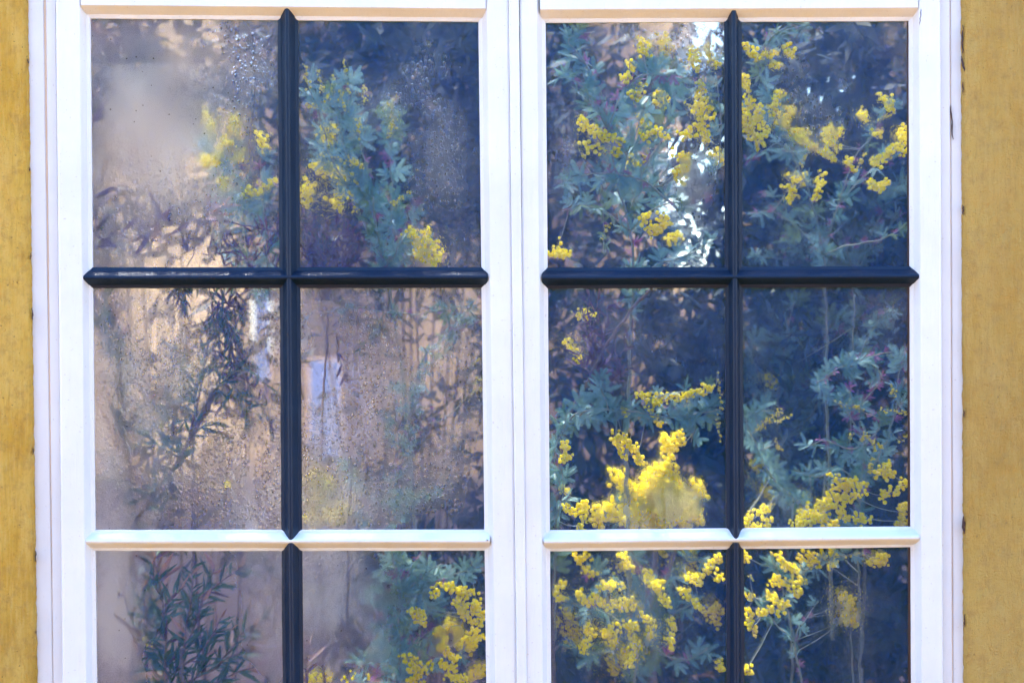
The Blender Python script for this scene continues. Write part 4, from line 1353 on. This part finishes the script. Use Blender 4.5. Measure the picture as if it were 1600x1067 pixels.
for (x1, y1, x2, y2) in ((1370, 380, 1410, 330), (1280, 400, 1220, 370), (1250, 340, 1190, 300), (1380, 330, 1410, 280), (1250, 410, 1180, 400)):
    sh.branch([(1330, 430, .46), (x1, y1, .45), (x2, y2, .44)], 1.8, .7, gap=11, size=1.0, purple=.25)

# ------------------------------------------------------------------ darker shrubs deeper in the room
def deep_shrub(name, label, blobs, d, n, leaf, seed, base_x, material=None, thick=0.25):
    """Loose mass of leaves: blobs are (picture x, y, radius x, radius y); leaves sit on twigs so gaps stay between clumps."""
    r = random.Random(seed)
    base = at(base_x, 533, d)
    base.z = 0.03
    root = link(name, None)
    root.location = base
    tag(root, label, 'shrub', 'dark shrubs deeper in the room')
    tr, fo = MB(), MB()
    area = sum(b[2] * b[3] for b in blobs)
    for (bx_, by_, rx, ry) in blobs:
        c = at(bx_, by_, d) - base
        tube(tr, spline([Vector((0, 0, 0)), Vector((c.x * .35, c.y, c.z * .5)), c], 0.06), 0.006, 0.002, 5)
        for k in range(int(n * rx * ry / area / 14) + 1):
            a, q = r.uniform(0, 2 * math.pi), math.sqrt(r.random())
            tx, ty = bx_ + rx * q * math.cos(a), by_ + ry * q * math.sin(a)
            if n3(tx * 0.016, ty * 0.016, seed * 3.7) + 0.5 * n3(tx * 0.045, ty * 0.04, seed) < -0.08:
                continue
            cc = at(tx, ty, d + r.uniform(-thick, thick)) - base
            ax = Vector((r.gauss(0, 1), r.gauss(0, .6), r.gauss(.2, 1))).normalized()
            for i in range(14):
                p = cc + ax * (i * leaf * 0.35)
                dr = (ax * .6 + Vector((r.gauss(0, 1), r.gauss(0, 1), r.gauss(0, 1)))).normalized()
                sd = dr.cross(Vector((r.gauss(0, 1), r.gauss(0, 1), r.gauss(0, 1)))).normalized()
                l_, w_ = leaf * r.uniform(.6, 1.2), leaf * r.uniform(.10, .18)
                fo.add([p, p + dr * l_ * .5 + sd * w_, p + dr * l_, p + dr * l_ * .5 - sd * w_], [(0, 1, 2, 3)])
    tr.build('stem', M_BARK, root, True)
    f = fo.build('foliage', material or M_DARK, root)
    f['kind'] = 'stuff'
    return root


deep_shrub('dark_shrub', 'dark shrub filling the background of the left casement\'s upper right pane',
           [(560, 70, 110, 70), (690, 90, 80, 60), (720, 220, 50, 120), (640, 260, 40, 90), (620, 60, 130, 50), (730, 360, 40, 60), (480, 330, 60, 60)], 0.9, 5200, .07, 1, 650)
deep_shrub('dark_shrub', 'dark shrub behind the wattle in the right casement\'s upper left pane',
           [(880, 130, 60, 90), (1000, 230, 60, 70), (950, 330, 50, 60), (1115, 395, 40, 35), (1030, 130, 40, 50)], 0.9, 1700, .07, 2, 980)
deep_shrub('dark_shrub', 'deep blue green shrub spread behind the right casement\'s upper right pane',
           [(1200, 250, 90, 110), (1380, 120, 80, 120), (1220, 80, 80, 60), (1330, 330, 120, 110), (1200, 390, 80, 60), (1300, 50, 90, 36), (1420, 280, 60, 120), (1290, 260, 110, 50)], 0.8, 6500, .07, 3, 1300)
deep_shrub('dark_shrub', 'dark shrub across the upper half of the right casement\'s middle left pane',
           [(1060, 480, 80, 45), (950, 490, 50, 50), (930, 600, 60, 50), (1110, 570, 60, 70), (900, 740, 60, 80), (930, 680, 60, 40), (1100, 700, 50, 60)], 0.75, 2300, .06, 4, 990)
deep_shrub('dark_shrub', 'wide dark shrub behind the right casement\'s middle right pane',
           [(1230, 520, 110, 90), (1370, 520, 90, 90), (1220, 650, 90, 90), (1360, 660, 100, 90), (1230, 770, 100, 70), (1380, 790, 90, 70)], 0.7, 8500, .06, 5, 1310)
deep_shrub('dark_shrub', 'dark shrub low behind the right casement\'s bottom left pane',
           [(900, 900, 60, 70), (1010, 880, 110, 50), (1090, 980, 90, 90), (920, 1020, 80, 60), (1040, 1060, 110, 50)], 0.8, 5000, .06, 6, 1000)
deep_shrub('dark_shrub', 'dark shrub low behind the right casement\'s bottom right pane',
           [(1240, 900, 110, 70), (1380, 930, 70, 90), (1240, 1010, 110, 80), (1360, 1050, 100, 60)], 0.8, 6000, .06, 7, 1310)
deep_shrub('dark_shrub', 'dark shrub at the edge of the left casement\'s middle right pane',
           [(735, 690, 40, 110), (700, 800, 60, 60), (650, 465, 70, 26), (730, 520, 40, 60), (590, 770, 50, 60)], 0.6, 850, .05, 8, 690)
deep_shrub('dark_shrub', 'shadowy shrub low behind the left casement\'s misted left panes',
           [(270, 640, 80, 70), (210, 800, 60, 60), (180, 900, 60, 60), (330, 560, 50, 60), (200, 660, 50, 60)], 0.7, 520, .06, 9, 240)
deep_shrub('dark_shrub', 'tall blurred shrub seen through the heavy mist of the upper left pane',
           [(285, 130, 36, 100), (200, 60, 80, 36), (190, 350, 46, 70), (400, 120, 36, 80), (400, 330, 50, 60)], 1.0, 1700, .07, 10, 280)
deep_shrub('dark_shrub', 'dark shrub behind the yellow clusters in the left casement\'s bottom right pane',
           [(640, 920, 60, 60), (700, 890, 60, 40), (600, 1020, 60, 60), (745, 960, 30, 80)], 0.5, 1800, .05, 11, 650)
